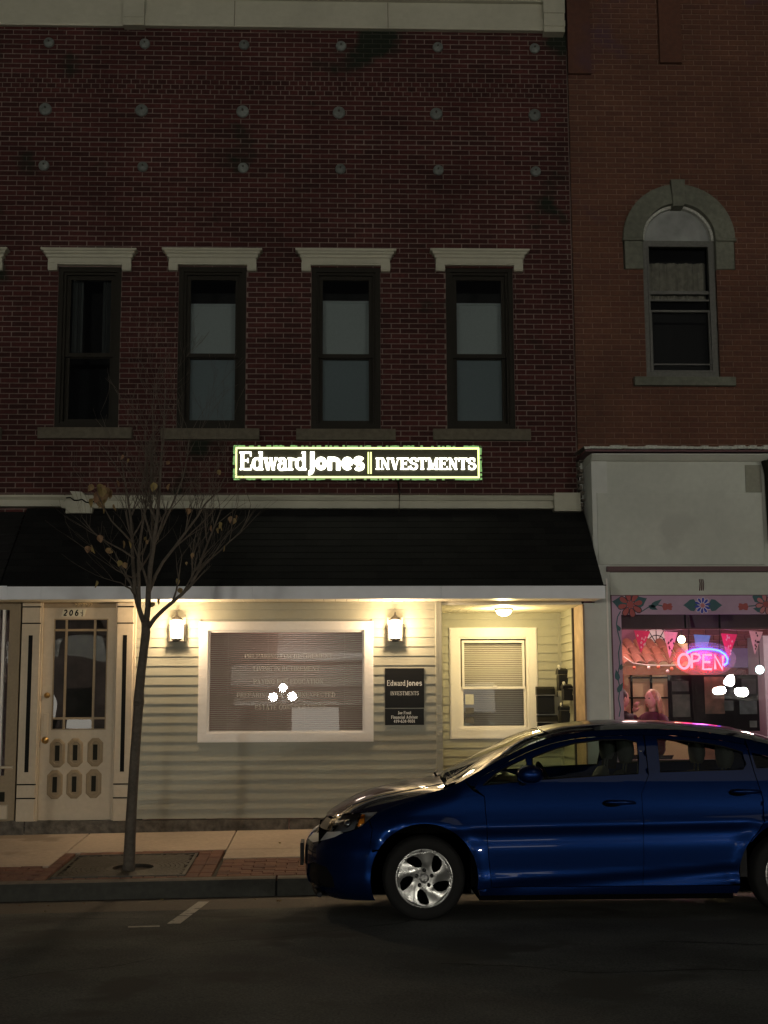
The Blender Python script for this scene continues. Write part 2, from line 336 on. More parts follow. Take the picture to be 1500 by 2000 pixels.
    G['4'] = ([([(.40, 0), (.40, 1)], T), ([(.38, 1), (.04, .30)], t), ([(.04, .30), (.56, .30)], t), ([(.26, t/2), (.54, t/2)], t)], .62)
    G['9'] = ([(arc(.29, .68, .21, .30, 0, 360, 20), None), ([(.50, .68), (.48, .35), (.36, .08), (.12, .06)], None)], .60)
    G['6'] = ([(arc(.29, .32, .21, .30, 0, 360, 20), None), ([(.08, .32), (.10, .65), (.22, .92), (.46, .94)], None)], .60)
    G['3'] = ([(arc(.26, .74, .20, .23, 150, -90)[:-1]+arc(.26, .27, .23, .25, 90, -160), None)], .58)
    G['0'] = ([(arc(.29, .5, .22, .48, 0, 360, 22), None)], .60)
    G['-'] = ([([(.06, .38), (.34, .38)], t*1.5)], .40)
    G[' '] = ([], .36)
    return G
def pen_width(a, b, T, t):
    dx, dy = b[0]-a[0], b[1]-a[1]; l = math.hypot(dx, dy) or 1
    return t+(T-t)*abs(dy/l)**1.3
def letters(mb, text, G, T, t, x0, z0, height, fn, d0, d1, track=0, bold_from=None):
    """lay text as solid strokes; fn(x,z,d) -> 3D"""
    x = x0; k = 0
    for ch in text:
        st, adv = G[ch]
        for pts, wd in st:
            k += 1; eps = (k % 7)*.00025
            n = len(pts); ws = []
            for i in range(n):
                if wd is not None: ws.append(wd)
                else: ws.append(pen_width(pts[max(i-1, 0)], pts[min(i+1, n-1)], T, t))
            lft, rgt = [], []
            for i, (a, b) in enumerate(pts):
                p, q = pts[max(i-1, 0)], pts[min(i+1, n-1)]
                dx, dy = q[0]-p[0], q[1]-p[1]; l = math.hypot(dx, dy) or 1
                nx, ny = -dy/l, dx/l
                if n == 2 and wd is not None and abs(nx*ny) > 1e-3: nx, ny = (1 if nx > 0 else -1)*1.0, 0.0   # diagonals end level
                lft.append((x+(a+nx*ws[i]/2)*height, z0+(b+ny*ws[i]/2)*height)); rgt.append((x+(a-nx*ws[i]/2)*height, z0+(b-ny*ws[i]/2)*height))
            i0 = len(mb.v)
            for s_, d in ((lft, d0-eps), (rgt, d0-eps), (lft, d1), (rgt, d1)):
                mb.v += [tuple(fn(a, b, d)) for a, b in s_]
            for i in range(n-1):
                a, b, c, e = i0+i, i0+n+i, i0+2*n+i, i0+3*n+i
                mb.f += [(a, a+1, b+1, b), (c, e, e+1, c+1), (a, c, c+1, a+1), (b, b+1, e+1, e)]; mb.sm += [False]*4
            mb.f += [(i0, i0+n, i0+3*n, i0+2*n), (i0+n-1, i0+3*n-1, i0+4*n-1, i0+2*n-1)]; mb.sm += [False]*2
        x += (adv+track)*height
    return x
def text_width(text, G, track=0): return sum(G[c][1]+track for c in text)-track
def sans_bold(T):
    h = T/2; x = .72; G = {}
    G['J'] = ([([(.34, 1), (.34, .08)]+arc(.16, .06, .18, .22, 0, -100, 8), T)], .50)
    G['o'] = ([(arc(.33, x/2, .33-h, x/2-h, 0, 360, 24), T)], .70)
    G['n'] = ([([(h, 0), (h, x)], T), (arc(.33, x-.28, .28-.02, .28-h, 150, 0, 10)+[(.59, 0)], T)], .59+h+.06)
    G['e'] = ([(arc(.33, x/2, .33-h, x/2-h, 0, 315, 22), T), ([(.1, x*.50), (.62, x*.50)], T*.65)], .70)
    G['s'] = ([(arc(.28, x*.70, .21, x*.22, 25, 270)[:-1]+arc(.28, x*.30, .21, x*.22, 90, -150), T*.85)], .56)
    G['O'] = ([(arc(.40, .5, .40-h, .5-h, 0, 360, 24), T)], .84)
    G[' '] = ([], .3)
    return G
FR = lambda Y: (lambda a, b, d: (a, Y-d, b))      # front-facing letters: depth d towards the street

# ------------------------------------------------------------------ ground
def road_z(y):
    return interp([(-33, 0.0), (-28, .10), (-16, .17), (-8.6, .145), (-5.5, .088), (-3.46, 0), (10, 0)], y)
def grade(x): return .012*max(min(x, .3), -12)
def walk_z(y): return interp([(-3.46, .15), (-.6, .305), (5, .305)], y)
def gz(x, y): return (road_z(y) if y < -3.46 else walk_z(y))+grade(x)
mb = MB()
ys = [-60, -33.2, -32, -28, -22, -16, -12, -8.6, -7, -5.5, -4.45]; xs = [-60, -30, -12, -8, -4, -2, 0, .3, 4, 8, 14, 30, 60]
for a, b in zip(ys, ys[1:]):
    for c, d in zip(xs, xs[1:]):
        mb.quad((c, a, gz(c, a)), (d, a, gz(d, a)), (d, b, gz(d, b)), (c, b, gz(c, b)), smooth=True)
tag(mb.build('road', M['asphalt']), kind='structure', label='dark asphalt street in front of the shops')
mb = MB()
for c, d in zip(xs, xs[1:]):
    mb.quad((c, -4.45, gz(c, -4.45)), (d, -4.45, gz(d, -4.45)), (d, -3.45, gz(d, -3.46001)), (c, -3.45, gz(c, -3.46001)), smooth=True)
tag(mb.build('gutter', M['gutter']), kind='structure', label='lighter strip of pavement along the kerb')
# kerb stones
kerb = tag(empty('kerb'), kind='structure', label='weathered stone kerb between street and pavement')
for a, b in ((-9, -6.2), (-6.2, -3.4), (-3.4, -.53), (-.52, 2.3), (2.31, 5.1), (5.11, 8), (8.01, 14)):
    for nm, m_, y0, z0, z1 in (('kerb_stone', M['kerb'], -3.46, -.3, .148),):
        q = MB(); ga, gb = grade(a), grade(b)
        prof = [(-3.46, -.3), (-3.47, .11), (-3.455, .142), (-3.43, .152), (-3.33, .155), (-3.33, -.3)]
        n = len(prof)
        q.v = [(a+.004, y, z+ga) for y, z in prof]+[(b-.004, y, z+gb) for y, z in prof]
        q.f = [tuple(range(n)), tuple(range(2*n-1, n-1, -1))]+[(k, n+k, n+(k+1) % n, (k+1) % n) for k in range(n)]; q.sm = [False]*len(q.f)
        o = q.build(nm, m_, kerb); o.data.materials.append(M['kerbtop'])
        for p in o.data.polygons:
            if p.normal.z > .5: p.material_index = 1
# sidewalk: bedding, slabs, pavers
walk = tag(empty('sidewalk'), kind='structure', label='concrete and brick pavement before the shopfronts')
mb = MB()
for c, d in zip(xs, xs[1:]):
    mb.quad((c, -3.33, gz(c, -3.33)-.02), (d, -3.33, gz(d, -3.33)-.02), (d, 0, gz(d, 0)-.02), (c, 0, gz(c, 0)-.02))
mb.build('joint_bed', M['gap'], walk)
def slab(x0, x1, y0, y1, m_=None, name='paving_slab', g=.006, t=.05):
    q = MB(); x0 += g; x1 -= g; y0 += g; y1 -= g
    c = [(x0, y0), (x1, y0), (x1, y1), (x0, y1)]
    q.v = [(a, b, gz(a, b)-t) for a, b in c]+[(a, b, gz(a, b)-.004) for a, b in c]+[(a+(.006 if a == x0 else -.006), b+(.006 if b == y0 else -.006), gz(a, b)) for a, b in c]
    q.f = [(3, 2, 1, 0), (8, 9, 10, 11)]+[(k, (k+1) % 4, 4+(k+1) % 4, 4+k) for k in range(4)]+[(4+k, 4+(k+1) % 4, 8+(k+1) % 4, 8+k) for k in range(4)]
    q.sm = [False]*10
    return q.build(name, m_ or M['sidewalk'], walk)
jx = [-8.7, -7.2, -5.7, -4.2, -2.64, -1.08, .45, 1.95, 3.45, 4.95, 6.5, 8.0]
for a, b in zip(jx, jx[1:]):
    slab(a, b, -1.88, -.55)
    if a == -2.64: continue
    slab(a, b, -2.60 if a < -3 else -2.38, -1.88)
slab(-2.64, -1.08, -1.88+.001, -1.80)
GX0, GX1, GY0, GY1 = -2.49, -1.33, -3.26, -2.10
pv = MB().bbox(-.097, .097, -.047, .047, -.04, 0, .001)
pv = MB(); pv.v = []
def paver_mesh(w_, d_):
    q = MB(); b = .005; c = [(-w_/2, -d_/2), (w_/2, -d_/2), (w_/2, d_/2), (-w_/2, d_/2)]
    q.v = [(a, e, -.05) for a, e in c]+[(a, e, -b) for a, e in c]+[(a-b*(1 if a > 0 else -1), e-b*(1 if e > 0 else -1), 0) for a, e in c]
    q.f = [(8, 9, 10, 11)]+[(k, (k+1) % 4, 4+(k+1) % 4, 4+k) for k in range(4)]+[(4+k, 4+(k+1) % 4, 8+(k+1) % 4, 8+k) for k in range(4)]; q.sm = [False]*9
    me = q.mesh('paver'); me.materials.append(M['paver']); return me
pm1, pm2, pm_h, pm_w = paver_mesh(.196, .096), paver_mesh(.096, .196), paver_mesh(.096, .096), paver_mesh(.112, .196)
pav_spots = []
def field(x0, x1, y0, y1, vertical=False, cw=.1):
    if not vertical:
        y = y0+.05; r = 0
        while y < y1-.04:
            x = x0+.1+(0 if r % 2 else .1)
            if r % 2 == 0: pav_spots.append((x0+.05, y, pm_h))
            while x < x1-.02: pav_spots.append((x, y, pm1)); x += .2
            y += .1; r += 1
    else:
        x = x0+cw/2
        while x < x1-cw*.4:
            y = y0+.1
            while y < y1-.05: pav_spots.append((x, y, pm2 if cw == .1 else pm_w)); y += .2
            x += cw
field(-5.0, -2.66, -3.32, -2.61); field(-2.64, GX0, -3.32, -1.88, True); field(GX1, -1.10, -3.32, -1.88, True, .1155); field(-1.06, 1.2, -3.32, -2.38)
field(GX0, GX1, -2.10, -1.88)
for k in range(12): pav_spots.append((GX0+.05+k*.1, -3.295, None))
pm3 = paver_mesh(.096, .06)
for x, y, me in pav_spots[:300]:
    inst('paver', me or pm3, walk, (x+random.uniform(-.002, .002), y, gz(x, y)+random.uniform(-.003, .003)), (random.uniform(-.012, .012)+.054, random.uniform(-.012, .012), random.uniform(-.01, .01)))
print('pavers', len(pav_spots))
# tree grate
gt = thing('tree_grate', 'square cast iron grate set in brick paving round the tree', 'tree grate')
TX, TY = -1.874, -2.70
GZ = lambda x, y: gz(x, y)+.004
def gring(r0_, r1_, a0, a1, n, q, cx, cyy):
    for k in range(n):
        a, b = a0+(a1-a0)*k/n, a0+(a1-a0)*(k+1)/n
        pts = [(cx+r*math.cos(t), cyy+r*math.sin(t)) for r, t in ((r0_, a), (r1_, a), (r1_, b), (r0_, b))]
        if all(GX0+.02 < p[0] < GX1-.02 and GY0+.02 < p[1] < GY1-.02 for p in pts):
            q.quad(*[(p[0], p[1], GZ(*p)) for p in pts]); i = len(q.v)
            q.quad(*[(pts[j][0], pts[j][1], GZ(*pts[j])) for j in (0, 3)], *[(pts[j][0], pts[j][1], GZ(*pts[j])-.03) for j in (3, 0)])
            q.quad(*[(pts[j][0], pts[j][1], GZ(*pts[j])) for j in (1, 2)], *[(pts[j][0], pts[j][1], GZ(*pts[j])-.03) for j in (2, 1)])
q = MB(); CX, CY = (GX0+GX1)/2+.06, (GY0+GY1)/2-.12
r_ = .20
gring(.185, .215, 0, 2*PI, 40, q, CX, CY)
while r_ < .95:
    gring(r_+.014, r_+.050, 0, 2*PI, 90, q, CX, CY); r_ += .042
q.build('grate_rings', M['iron'], gt)
q = MB()
for k in range(24):
    a = 2*PI*k/24; L_ = .21
    c, s_ = math.cos(a), math.sin(a); R_ = min((GX1-CX-.02)/c if c > .01 else (GX0-CX+.02)/c if c < -.01 else 9, (GY1-CY-.02)/s_ if s_ > .01 else (GY0-CY+.02)/s_ if s_ < -.01 else 9)
    p = [(CX+c*L_-s_*.006, CY+s_*L_+c*.006), (CX+c*L_+s_*.006, CY+s_*L_-c*.006), (CX+c*R_+s_*.012, CY+s_*R_-c*.012), (CX+c*R_-s_*.012, CY+s_*R_+c*.012)]
    q.quad(*[(u, v, GZ(u, v)+.002) for u, v in p])
q.build('grate_ribs', M['iron'], gt)
q = MB()
for x0, x1, y0, y1 in ((GX0, GX1, GY0, GY0+.03), (GX0, GX1, GY1-.03, GY1), (GX0, GX0+.03, GY0+.03, GY1-.03), (GX1-.03, GX1, GY0+.03, GY1-.03)):
    q.quad((x0, y0, GZ(x0, y0)+.006), (x1, y0, GZ(x1, y0)+.006), (x1, y1, GZ(x1, y1)+.006), (x0, y1, GZ(x0, y1)+.006))
    q.quad((x0, y0, GZ(x0, y0)+.006), (x1, y0, GZ(x1, y0)+.006), (x1, y0, GZ(x1, y0)-.03), (x0, y0, GZ(x0, y0)-.03))
q.build('grate_frame', M['iron'], gt)
# painted bay marking
pk = thing('parking_line', 'worn white painted parking bay line on the asphalt', 'road marking')
q = MB(); pts = [gnd(326, 1812, .045), gnd(352, 1812, .045), gnd(409, 1760, .01), gnd(388, 1760, .01)]
def lay(q, pts, n=8):
    for k in range(n):
        a, b = k/n, (k+1)/n
        l0, l1 = pts[0].lerp(pts[3], a), pts[0].lerp(pts[3], b); r0_, r1_ = pts[1].lerp(pts[2], a), pts[1].lerp(pts[2], b)
        q.quad(*[(p.x, p.y, gz(p.x, p.y)+.004) for p in (l0, r0_, r1_, l1)])
lay(q, pts); q.build('line_stripe', M['line'], pk)
q = MB(); lay(q, [gnd(250, 1819, .05), gnd(312, 1818, .05), gnd(312, 1815, .05), gnd(250, 1816, .05)], 4); q.build('line_end', M['line'], pk)

tc = tag(empty('road_cracks'), kind='structure', label='thin sealed cracks wandering over the asphalt')
rnd = random.Random(21); TARM = mat('tar seal', (.030, .028, .024), .8, spec=.2, var=.3, bump=.3, scale=50)
for x0, y0, ang_, n in ((-2.6, -5.0, .15, 26), (-.9, -6.4, .4, 20), (.6, -7.3, -.1, 26), (-2.0, -7.6, .9, 14), (2.0, -6.6, .05, 20)):
    q = MB(); x, y, a = x0, y0, ang_; pr_ = None
    for k in range(n):
        w_ = rnd.uniform(.003, .009); nx, ny = -math.sin(a)*w_, math.cos(a)*w_
        P = [(x+nx, y+ny), (x-nx, y-ny)]
        if pr_: q.quad(*[(u, v, gz(u, v)+.004) for u, v in (pr_[0], pr_[1], P[1], P[0])])
        pr_ = P; a += rnd.uniform(-.35, .35)-(a-ang_)*.2; x += math.cos(a)*.09; y += math.sin(a)*.09
    q.build('crack', TARM, tc, fix=False)

# ------------------------------------------------------------------ brick walls
def brick_wall(parent, x0, x1, z0, z1, course, blen, openings, mw, mi, mm, Y=0.0, special=None, seedv=1):
    """openings: list of test functions (x,z)->bool; mortar sheet + bricks"""
    rnd = random.Random(seedv); cand = []
    bh, bl = course-.0095, blen-.0095
    nrow = int((z1-z0)/course)
    for r in range(nrow):
        z = z0+r*course; dy, hdr = 0, False
        if special: dy, hdr = special(z)
        L_ = blen/2 if hdr else blen
        off = (blen/2 if r % 2 else 0) if not hdr else (blen/4 if r % 2 else 0)
        x = x0-off
        while x < x1-.01:
            a, b = max(x, x0), min(x+L_, x1)-.0095
            x += L_
            if b-a < .015: continue
            # trim against the openings
            segs = [(a, b)]
            for (ox0, ox1, oz0, oz1, fn) in openings:
                zc = z+bh/2
                if zc < oz0 or zc > oz1: continue
                if fn: ox0, ox1 = fn(zc)
                ns = []
                for s0, s1 in segs:
                    if s1 <= ox0 or s0 >= ox1: ns.append((s0, s1)); continue
                    if s0 < ox0-.014: ns.append((s0, ox0-.002))
                    if s1 > ox1+.014: ns.append((ox1+.002, s1))
                segs = ns
            for s0, s1 in segs: cand.append((s0, s1, z, dy))
    full = [c for c in cand if abs((c[1]-c[0])-bl) < .002 and c[3] == 0]
    vis = lambda c: 0 <= pxy(c)[0]-20 and pxy(c)[0]+20 < 1500
    def pxy(c):
        d = Vector(((c[0]+c[1])/2, Y+CD, c[2]-CH)); k = d.dot(FWD); return (750+FPX*d.dot(RGT)/k, 1000-FPX*d.dot(UPV)/k)
    full = [c for c in full if vis(c)]
    full.sort(key=lambda c: (c[0]-0)**2+(c[2]-CH)**2)
    single = set(id(c) for c in full[:300])
    me = MB().bbox(-bl/2, bl/2, 0, .06, -bh/2, bh/2).mesh('brick'); me.materials.append(mw)
    mass = MB()
    for c in cand:
        s0, s1, z, dy = c
        if id(c) in single:
            inst('brick', me, parent, ((s0+s1)/2, Y+rnd.uniform(-.002, .002), z+bh/2+rnd.uniform(-.001, .001)), (rnd.uniform(-.01, .01), rnd.uniform(-.004, .004), rnd.uniform(-.008, .008)))
        else:
            j = rnd.uniform(-.002, .002)
            mass.bbox(s0+rnd.uniform(0, .002), s1-rnd.uniform(0, .002), Y+dy+j, Y+.06, z+rnd.uniform(0, .0015), z+bh-rnd.uniform(0, .0015), .0035)
    tag(mass.build('brick_courses', mi, parent, fix=False), kind='stuff')
    # mortar sheet, cut round the openings
    mo = MB(); xsx = sorted({x0, x1, *[o[0] for o in openings if not o[4]], *[o[1] for o in openings if not o[4]]}); 
    rects = [o for o in openings if not o[4]]
    arcs = [o for o in openings if o[4]]
    zz = sorted({z0, z1, *[o[2] for o in rects], *[o[3] for o in rects]})
    if arcs:
        k = arcs[0][2]
        while k < arcs[0][3]: zz.append(k); k += .03
        zz.append(arcs[0][3]); zz = sorted(set(zz))
    for a, b in zip(zz, zz[1:]):
        zc = (a+b)/2; cuts = []
        for o in openings:
            if o[2] <= zc <= o[3]: cuts.append(o[4](zc) if o[4] else (o[0], o[1]))
        cuts.sort(); x = x0
        for c0, c1 in cuts+[(x1, x1)]:
            if c0 > x: mo.quad((x, Y+.008, a), (c0, Y+.008, a), (c0, Y+.008, b), (x, Y+.008, b))
            x = max(x, c1)
    mo.build('mortar', mm, parent, fix=False)

COURSE = .0616
XB = 2.803                                   # party line between the two buildings
redb = thing('brick_building', 'dark maroon brick upper storey with four narrow windows and round anchor plates', 'building', (0, 0, 0))
WIN = []
for px0, px1, pt, pb in ((110, 234, 521, 836), (347, 480, 521, 838), (608, 743, 522, 839), (872, 1004, 522, 839)):
    zm = (pt+pb)/2
    WIN.append((X(px0, zm), X(px1, zm), Z((px0+px1)/2, pb), Z((px0+px1)/2, pt)))
WIN.insert(0, (WIN[0][0]-1.50, WIN[0][1]-1.50, WIN[0][2], WIN[0][3]))
Z_LO, Z_HI = 3.55, 9.80
def special(z):
    if 8.18 < z < 8.34: return (.005, False)
    if 9.28 < z < 9.40: return (.004, False)
    if 8.90 < z < 9.10: return (-.003, True)
    return (0, False)
brick_wall(redb, -7.4, XB-.004, Z_LO, Z_HI, COURSE, .2115, [(a, b, c, d, None) for a, b, c, d in WIN], M['brick'], M['brick_i'], M['mortar'], 0, special, 3)
# solid mass of the building behind the brick face
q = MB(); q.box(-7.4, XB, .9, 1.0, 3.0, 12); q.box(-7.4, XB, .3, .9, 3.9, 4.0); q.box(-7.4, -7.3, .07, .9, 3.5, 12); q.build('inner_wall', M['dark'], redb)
# ---- upstairs windows
def bar(q, x0, x1, z0, z1, y0, y1, t):
    q.box(x0, x0+t, y0, y1, z0, z1); q.box(x1-t, x1, y0, y1, z0, z1); q.box(x0+t, x1-t, y0, y1, z0, z0+t); q.box(x0+t, x1-t, y0, y1, z1-t, z1)
def make_window(x0, x1, z0, z1, blind):
    wdw = empty('window', ((x0+x1)/2, 0, z0), redb); cx = (x0+x1)/2; hw = (x1-x0)/2; h = z1-z0
    q = MB(); bar(q, -hw, hw, 0, h, .02, .18, .055); bar(q, -hw+.055, hw-.055, .055, h-.055, .05, .18, .03); q.build('window_frame', M['wframe'], wdw)
    zi0, zi1, xi = .085, h-.085, hw-.085; zm = zi0+(zi1-zi0)*.455
    q = MB(); bar(q, -xi, xi, zm-.02, zi1, .09, .13, .048); bar(q, -xi, xi, zi0, zm+.02, .131, .17, .048)
    q.box(-.03, .03, .075, .09, zm-.01, zm+.012); q.build('sash', M['wframe'], wdw)
    q = MB(); q.quad((-xi+.04, .11, zm+.02), (xi-.04, .11, zm+.02), (xi-.04, .11, zi1-.04), (-xi+.04, .11, zi1-.04))
    q2 = MB(); q2.quad((-xi+.04, .15, zi0+.04), (xi-.04, .15, zi0+.04), (xi-.04, .15, zm-.02), (-xi+.04, .15, zm-.02)); q2.build('lower_pane', M['glass_lo'], wdw, fix=False)
    q.build('pane', M['glass'], wdw, fix=False)
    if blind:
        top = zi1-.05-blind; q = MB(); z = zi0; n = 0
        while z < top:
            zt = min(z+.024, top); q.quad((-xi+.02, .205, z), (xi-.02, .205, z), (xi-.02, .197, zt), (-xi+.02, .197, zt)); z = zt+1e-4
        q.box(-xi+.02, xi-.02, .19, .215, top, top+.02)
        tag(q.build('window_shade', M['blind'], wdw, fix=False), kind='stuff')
    else:
        q = MB(); n = 24
        for k in range(n):       # thin drawn curtains
            a, b = -xi+2*xi*k/n, -xi+2*xi*(k+1)/n
            ya, yb = .24+.03*math.sin(k*2.2)+.0*k, .24+.03*math.sin((k+1)*2.2)
            if abs((a+b)/2) > xi*.45: q.quad((a, ya, zm), (b, yb, zm), (b, yb, zi1), (a, ya, zi1), smooth=True)
        q.build('curtain', M['dk_cloth'], wdw, fix=False)
    q = MB(); q.box(-hw-.17, hw+.17, -.075, .02, -.135, -.006) if True else None
    q.build('window_sill', M['sill'], wdw)
    # bracketed hood
    hd = MB(); H0 = h
    hd.box(-hw-.03, hw+.03, -.05, .05, H0+.012, H0+.04)
    lay_ = [(.115, .06, .030, .088), (.125, .072, .088, .094), (.135, .085, .094, .126), (.150, .10, .126, .132), (.160, .115, .132, .156), (.178, .135, .156, .164), (.188, .145, .164, .184)]
    for ov, dp, a, b in lay_: hd.box(-hw-ov, hw+ov, -dp, .0, H0+a, H0+b)
    for s_ in (-1, 1):
        xa = s_*(hw+.01); xb = s_*(hw+.118)
        hd.box(min(xa, xb), max(xa, xb), -.055, .0, H0-.045, H0+.035); hd.box(min(xa, xb)+.002, max(xa, xb)-.002, -.05, 0, H0-.06, H0-.046)
    hd.build('window_hood', M['trim'], wdw)
    return wdw
M['dk_cloth'] = mat('grey curtain', (.035, .04, .04), .9, var=.1, bump=0)
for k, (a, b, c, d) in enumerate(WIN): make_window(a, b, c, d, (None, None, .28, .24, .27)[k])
# ---- anchor plates
pl_me = MB().lathe([(.001, -.030), (.052, -.028), (.056, -.02), (.058, 0)], n=20, axis='y').mesh('anchor_plate'); pl_me.materials.append(mat('weathered anchor plate', (.125, .14, .13), .6, var=.3, bump=.3, scale=30, bigvar=.5, bigscale=.9))
bo_me = MB().lathe([(.001, -.045), (.010, -.045), (.012, -.028)], n=6, axis='y', smooth=False).mesh('bolt'); bo_me.materials.append(M['iron'])
pls = [(y, xs_) for y, xs_ in ((92, (96, 283, 477, 666, 855, 1044)), (222, (89, 277, 474, 662, 852, 1044)), (332, (86, 279, 475, 665, 856, 1046)))]
for y, xs_ in pls:
    for x in xs_:
        p = at(x, y + (-9+18*x/1500), -.0)
        s_ = 1.0 if y != 222 else 1.2
        o = inst('anchor_plate', pl_me, redb, (p.x, -.003, p.z), scale=(s_*1.1, 1, s_*1.1)); inst('bolt', bo_me, o, (.0, .002, .012))
# ---- top cornice (cream metal entablature)
cor = thing('roof_cornice', 'cream metal cornice band across the top of the maroon brick wall', 'cornice')
zc = 9.74
def mould(q, x0, x1, prof):
    """prof: list (depth towards street, z) from bottom up, closed against the wall"""
    pr = [(0.0, prof[0][1])]+prof+[(0.0, prof[-1][1])]
    q.prism(pr, lambda a, b, d: (d, -a, b), x0, x1)
q = MB()
mould(q, -7.4, -2.58, [(.05, zc), (.06, zc+.03), (.06, zc+.14), (.03, zc+.15), (.03, zc+.80), (.14, zc+.82), (.14, zc+.9)])
mould(q, -2.33, 2.505, [(.07, zc), (.085, zc+.03), (.085, zc+.14), (.04, zc+.155), (.04, zc+.355), (.10, zc+.36), (.10, zc+.385), (.085, zc+.40), (.085, zc+.80), (.2, zc+.82), (.2, zc+.9)])
q.build('cornice_band', M['trim'], cor)
q = MB(); q.box(-2.58, -2.33, -.12, 0, zc-.02, zc+.9); q.box(-2.575, -2.335, -.13, -.12, zc+.08, zc+.088)
q.box(2.505, 2.755, -.14, 0, zc-.05, zc+.9); q.box(2.50, 2.76, -.155, -.14, zc+.02, zc+.09); q.box(2.50, 2.76, -.155, -.14, zc+.19, zc+.9)
q.build('cornice_bracket', M['trim'], cor)
q = MB(); 
for x in (-1.25, .61): q.box(x-.004, x+.004, -.0875, -.085, zc, zc+.14); q.box(x-.004, x+.004, -.043, -.04, zc+.16, zc+.35)
q.build('panel_joint', M['sill'], cor)
# ------------------------------------------------------------------ second building (orange brick)
orb = thing('brick_building', 'orange brown brick upper storey with one round arched window', 'building')
AX = X(1330, 600); IR, OR = .44, .675; ZS = Z(1330, 468); ZB = Z(1330, 738); ZI = Z(1330, 527)
def arch_open(zc):
    if zc < ZS: return (AX-IR, AX+IR)
    d = OR*OR-(zc-ZS)**2; return (AX-math.sqrt(max(d, 0)), AX+math.sqrt(max(d, 0)))
Z2 = Z(1300, 888, -.02)
def sp2(z):
    if 8.66 < z < 8.80: return (.003, False)
    return (0, False)
brick_wall(orb, XB+.004, 7.6, Z2-.2, 10.6, .0665, .222, [(AX-OR, AX+OR, ZI, ZS, None), (AX-IR, AX+IR, ZB, ZI, None), (0, 0, ZS, ZS+OR, arch_open)], M['brick2'], M['brick2_i'], M['mortar2'], -.012, sp2, 5)
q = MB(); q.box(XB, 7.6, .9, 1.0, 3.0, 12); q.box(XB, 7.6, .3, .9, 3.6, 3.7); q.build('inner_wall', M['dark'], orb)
q = MB(); q.box(3.93, 4.2, -.07, -.012, 9.35, 11); q.box(3.93, 7.6, -.07, -.012, 10.25, 11); q.box(XB, XB+.28, -.06, -.012, 9.2, 11)
q.build('brick_pilaster', M['brick2_i'], orb)
# stone arch voussoirs
aw = empty('window', (AX, 0, ZB), orb); dz = ZS-ZB
def varc(a0, a1, r0_, r1_, y0, y1, q, n=8):
    for k in range(n):
        a, b = math.radians(a0+(a1-a0)*k/n), math.radians(a0+(a1-a0)*(k+1)/n)
        P = [(r0_*math.cos(a), r0_*math.sin(a)+dz), (r1_*math.cos(a), r1_*math.sin(a)+dz), (r1_*math.cos(b), r1_*math.sin(b)+dz), (r0_*math.cos(b), r0_*math.sin(b)+dz)]
        q.prism(P, lambda u, v, d: (u, d, v), y0, y1)
for a0, a1 in ((0, 82.5), (97.5, 180)):
    q = MB(); varc(a0+.3, a1-.3, IR, OR, -.05, .15, q, 12); q.build('arch_stone', M['stone'], aw)
q = MB(); q.prism([(-.065, dz+IR-.045), (.065, dz+IR-.045), (.085, dz+OR+.05), (-.085, dz+OR+.05)], lambda u, v, d: (u, d, v), -.08, .15); q.build('keystone', M['stone'], aw)
for s_ in (-1, 1):
    q = MB(); zz0 = ZI-ZB; q.bbox(*sorted((s_*IR, s_*(OR-.015))), -.035, .15, zz0, dz-.03, .006); q.bbox(*sorted((s_*(IR), s_*(OR+.01))), -.06, .15, dz-.03, dz-.002, .004)
    q.build('impost_block', M['stone'], aw)
q = MB(); q.bbox(-.60, .60, -.09, .05, -.11, -.005, .006); q.build('window_sill', M['stone'], aw)
q = MB(); varc(0, 180, IR-.035, IR-.002, .03, .16, q, 24); q.build('arch_bead', M['peel'], aw)
q = MB(); n = 24
q.prism([((IR-.035)*math.cos(PI*k/n), (IR-.035)*math.sin(PI*k/n)+dz) for k in range(n+1)], lambda u, v, d: (u, d, v), .10, .14); q.build('tympanum_board', mat('grey board', (.23, .24, .235), .6, var=.3, bump=.2, scale=4, bigvar=.3, bigscale=3), aw)
q = MB(); bar(q, -IR+.002, IR-.002, .02, dz-.002, .04, .16, .06); bar(q, -IR+.062, IR-.062, .08, dz-.062, .02, .04, .018)
q.build('window_frame', M['gframe'], aw)
q = MB()
for z_, t_ in ((.82, .022), (.955, .02), (1.04, .04)): q.box(-IR+.08, IR-.08, .05, .08, z_, z_+t_)
q.box(-IR+.08, -IR+.1, .05, .08, .1, .82); q.box(IR-.1, IR-.08, .05, .08, .1, .82); q.box(-IR+.08, IR-.08, .05, .08, .17, .185)
q.build('sash', M['gframe'], aw)
q = MB(); q.quad((-IR+.06, .10, .08), (IR-.06, .10, .08), (IR-.06, .10, dz-.06), (-IR+.06, .10, dz-.06)); q.build('pane', M['glass'], aw, fix=False)
q = MB(); n = 30
for k in range(n):
    a, b = -IR+.08+(2*IR-.16)*k/n, -IR+.08+(2*IR-.16)*(k+1)/n
    f = lambda t: .17+.015*math.sin(t*37)+.01*math.sin(t*91)
    q.quad((a, f(a), 1.0), (b, f(b), 1.0), (b, f(b), 1.46), (a, f(a), 1.46), smooth=True)
q.build('curtain', mat('old lace curtain', (.17, .16, .13), .9, var=.3, bump=0, scale=15), aw, fix=False)

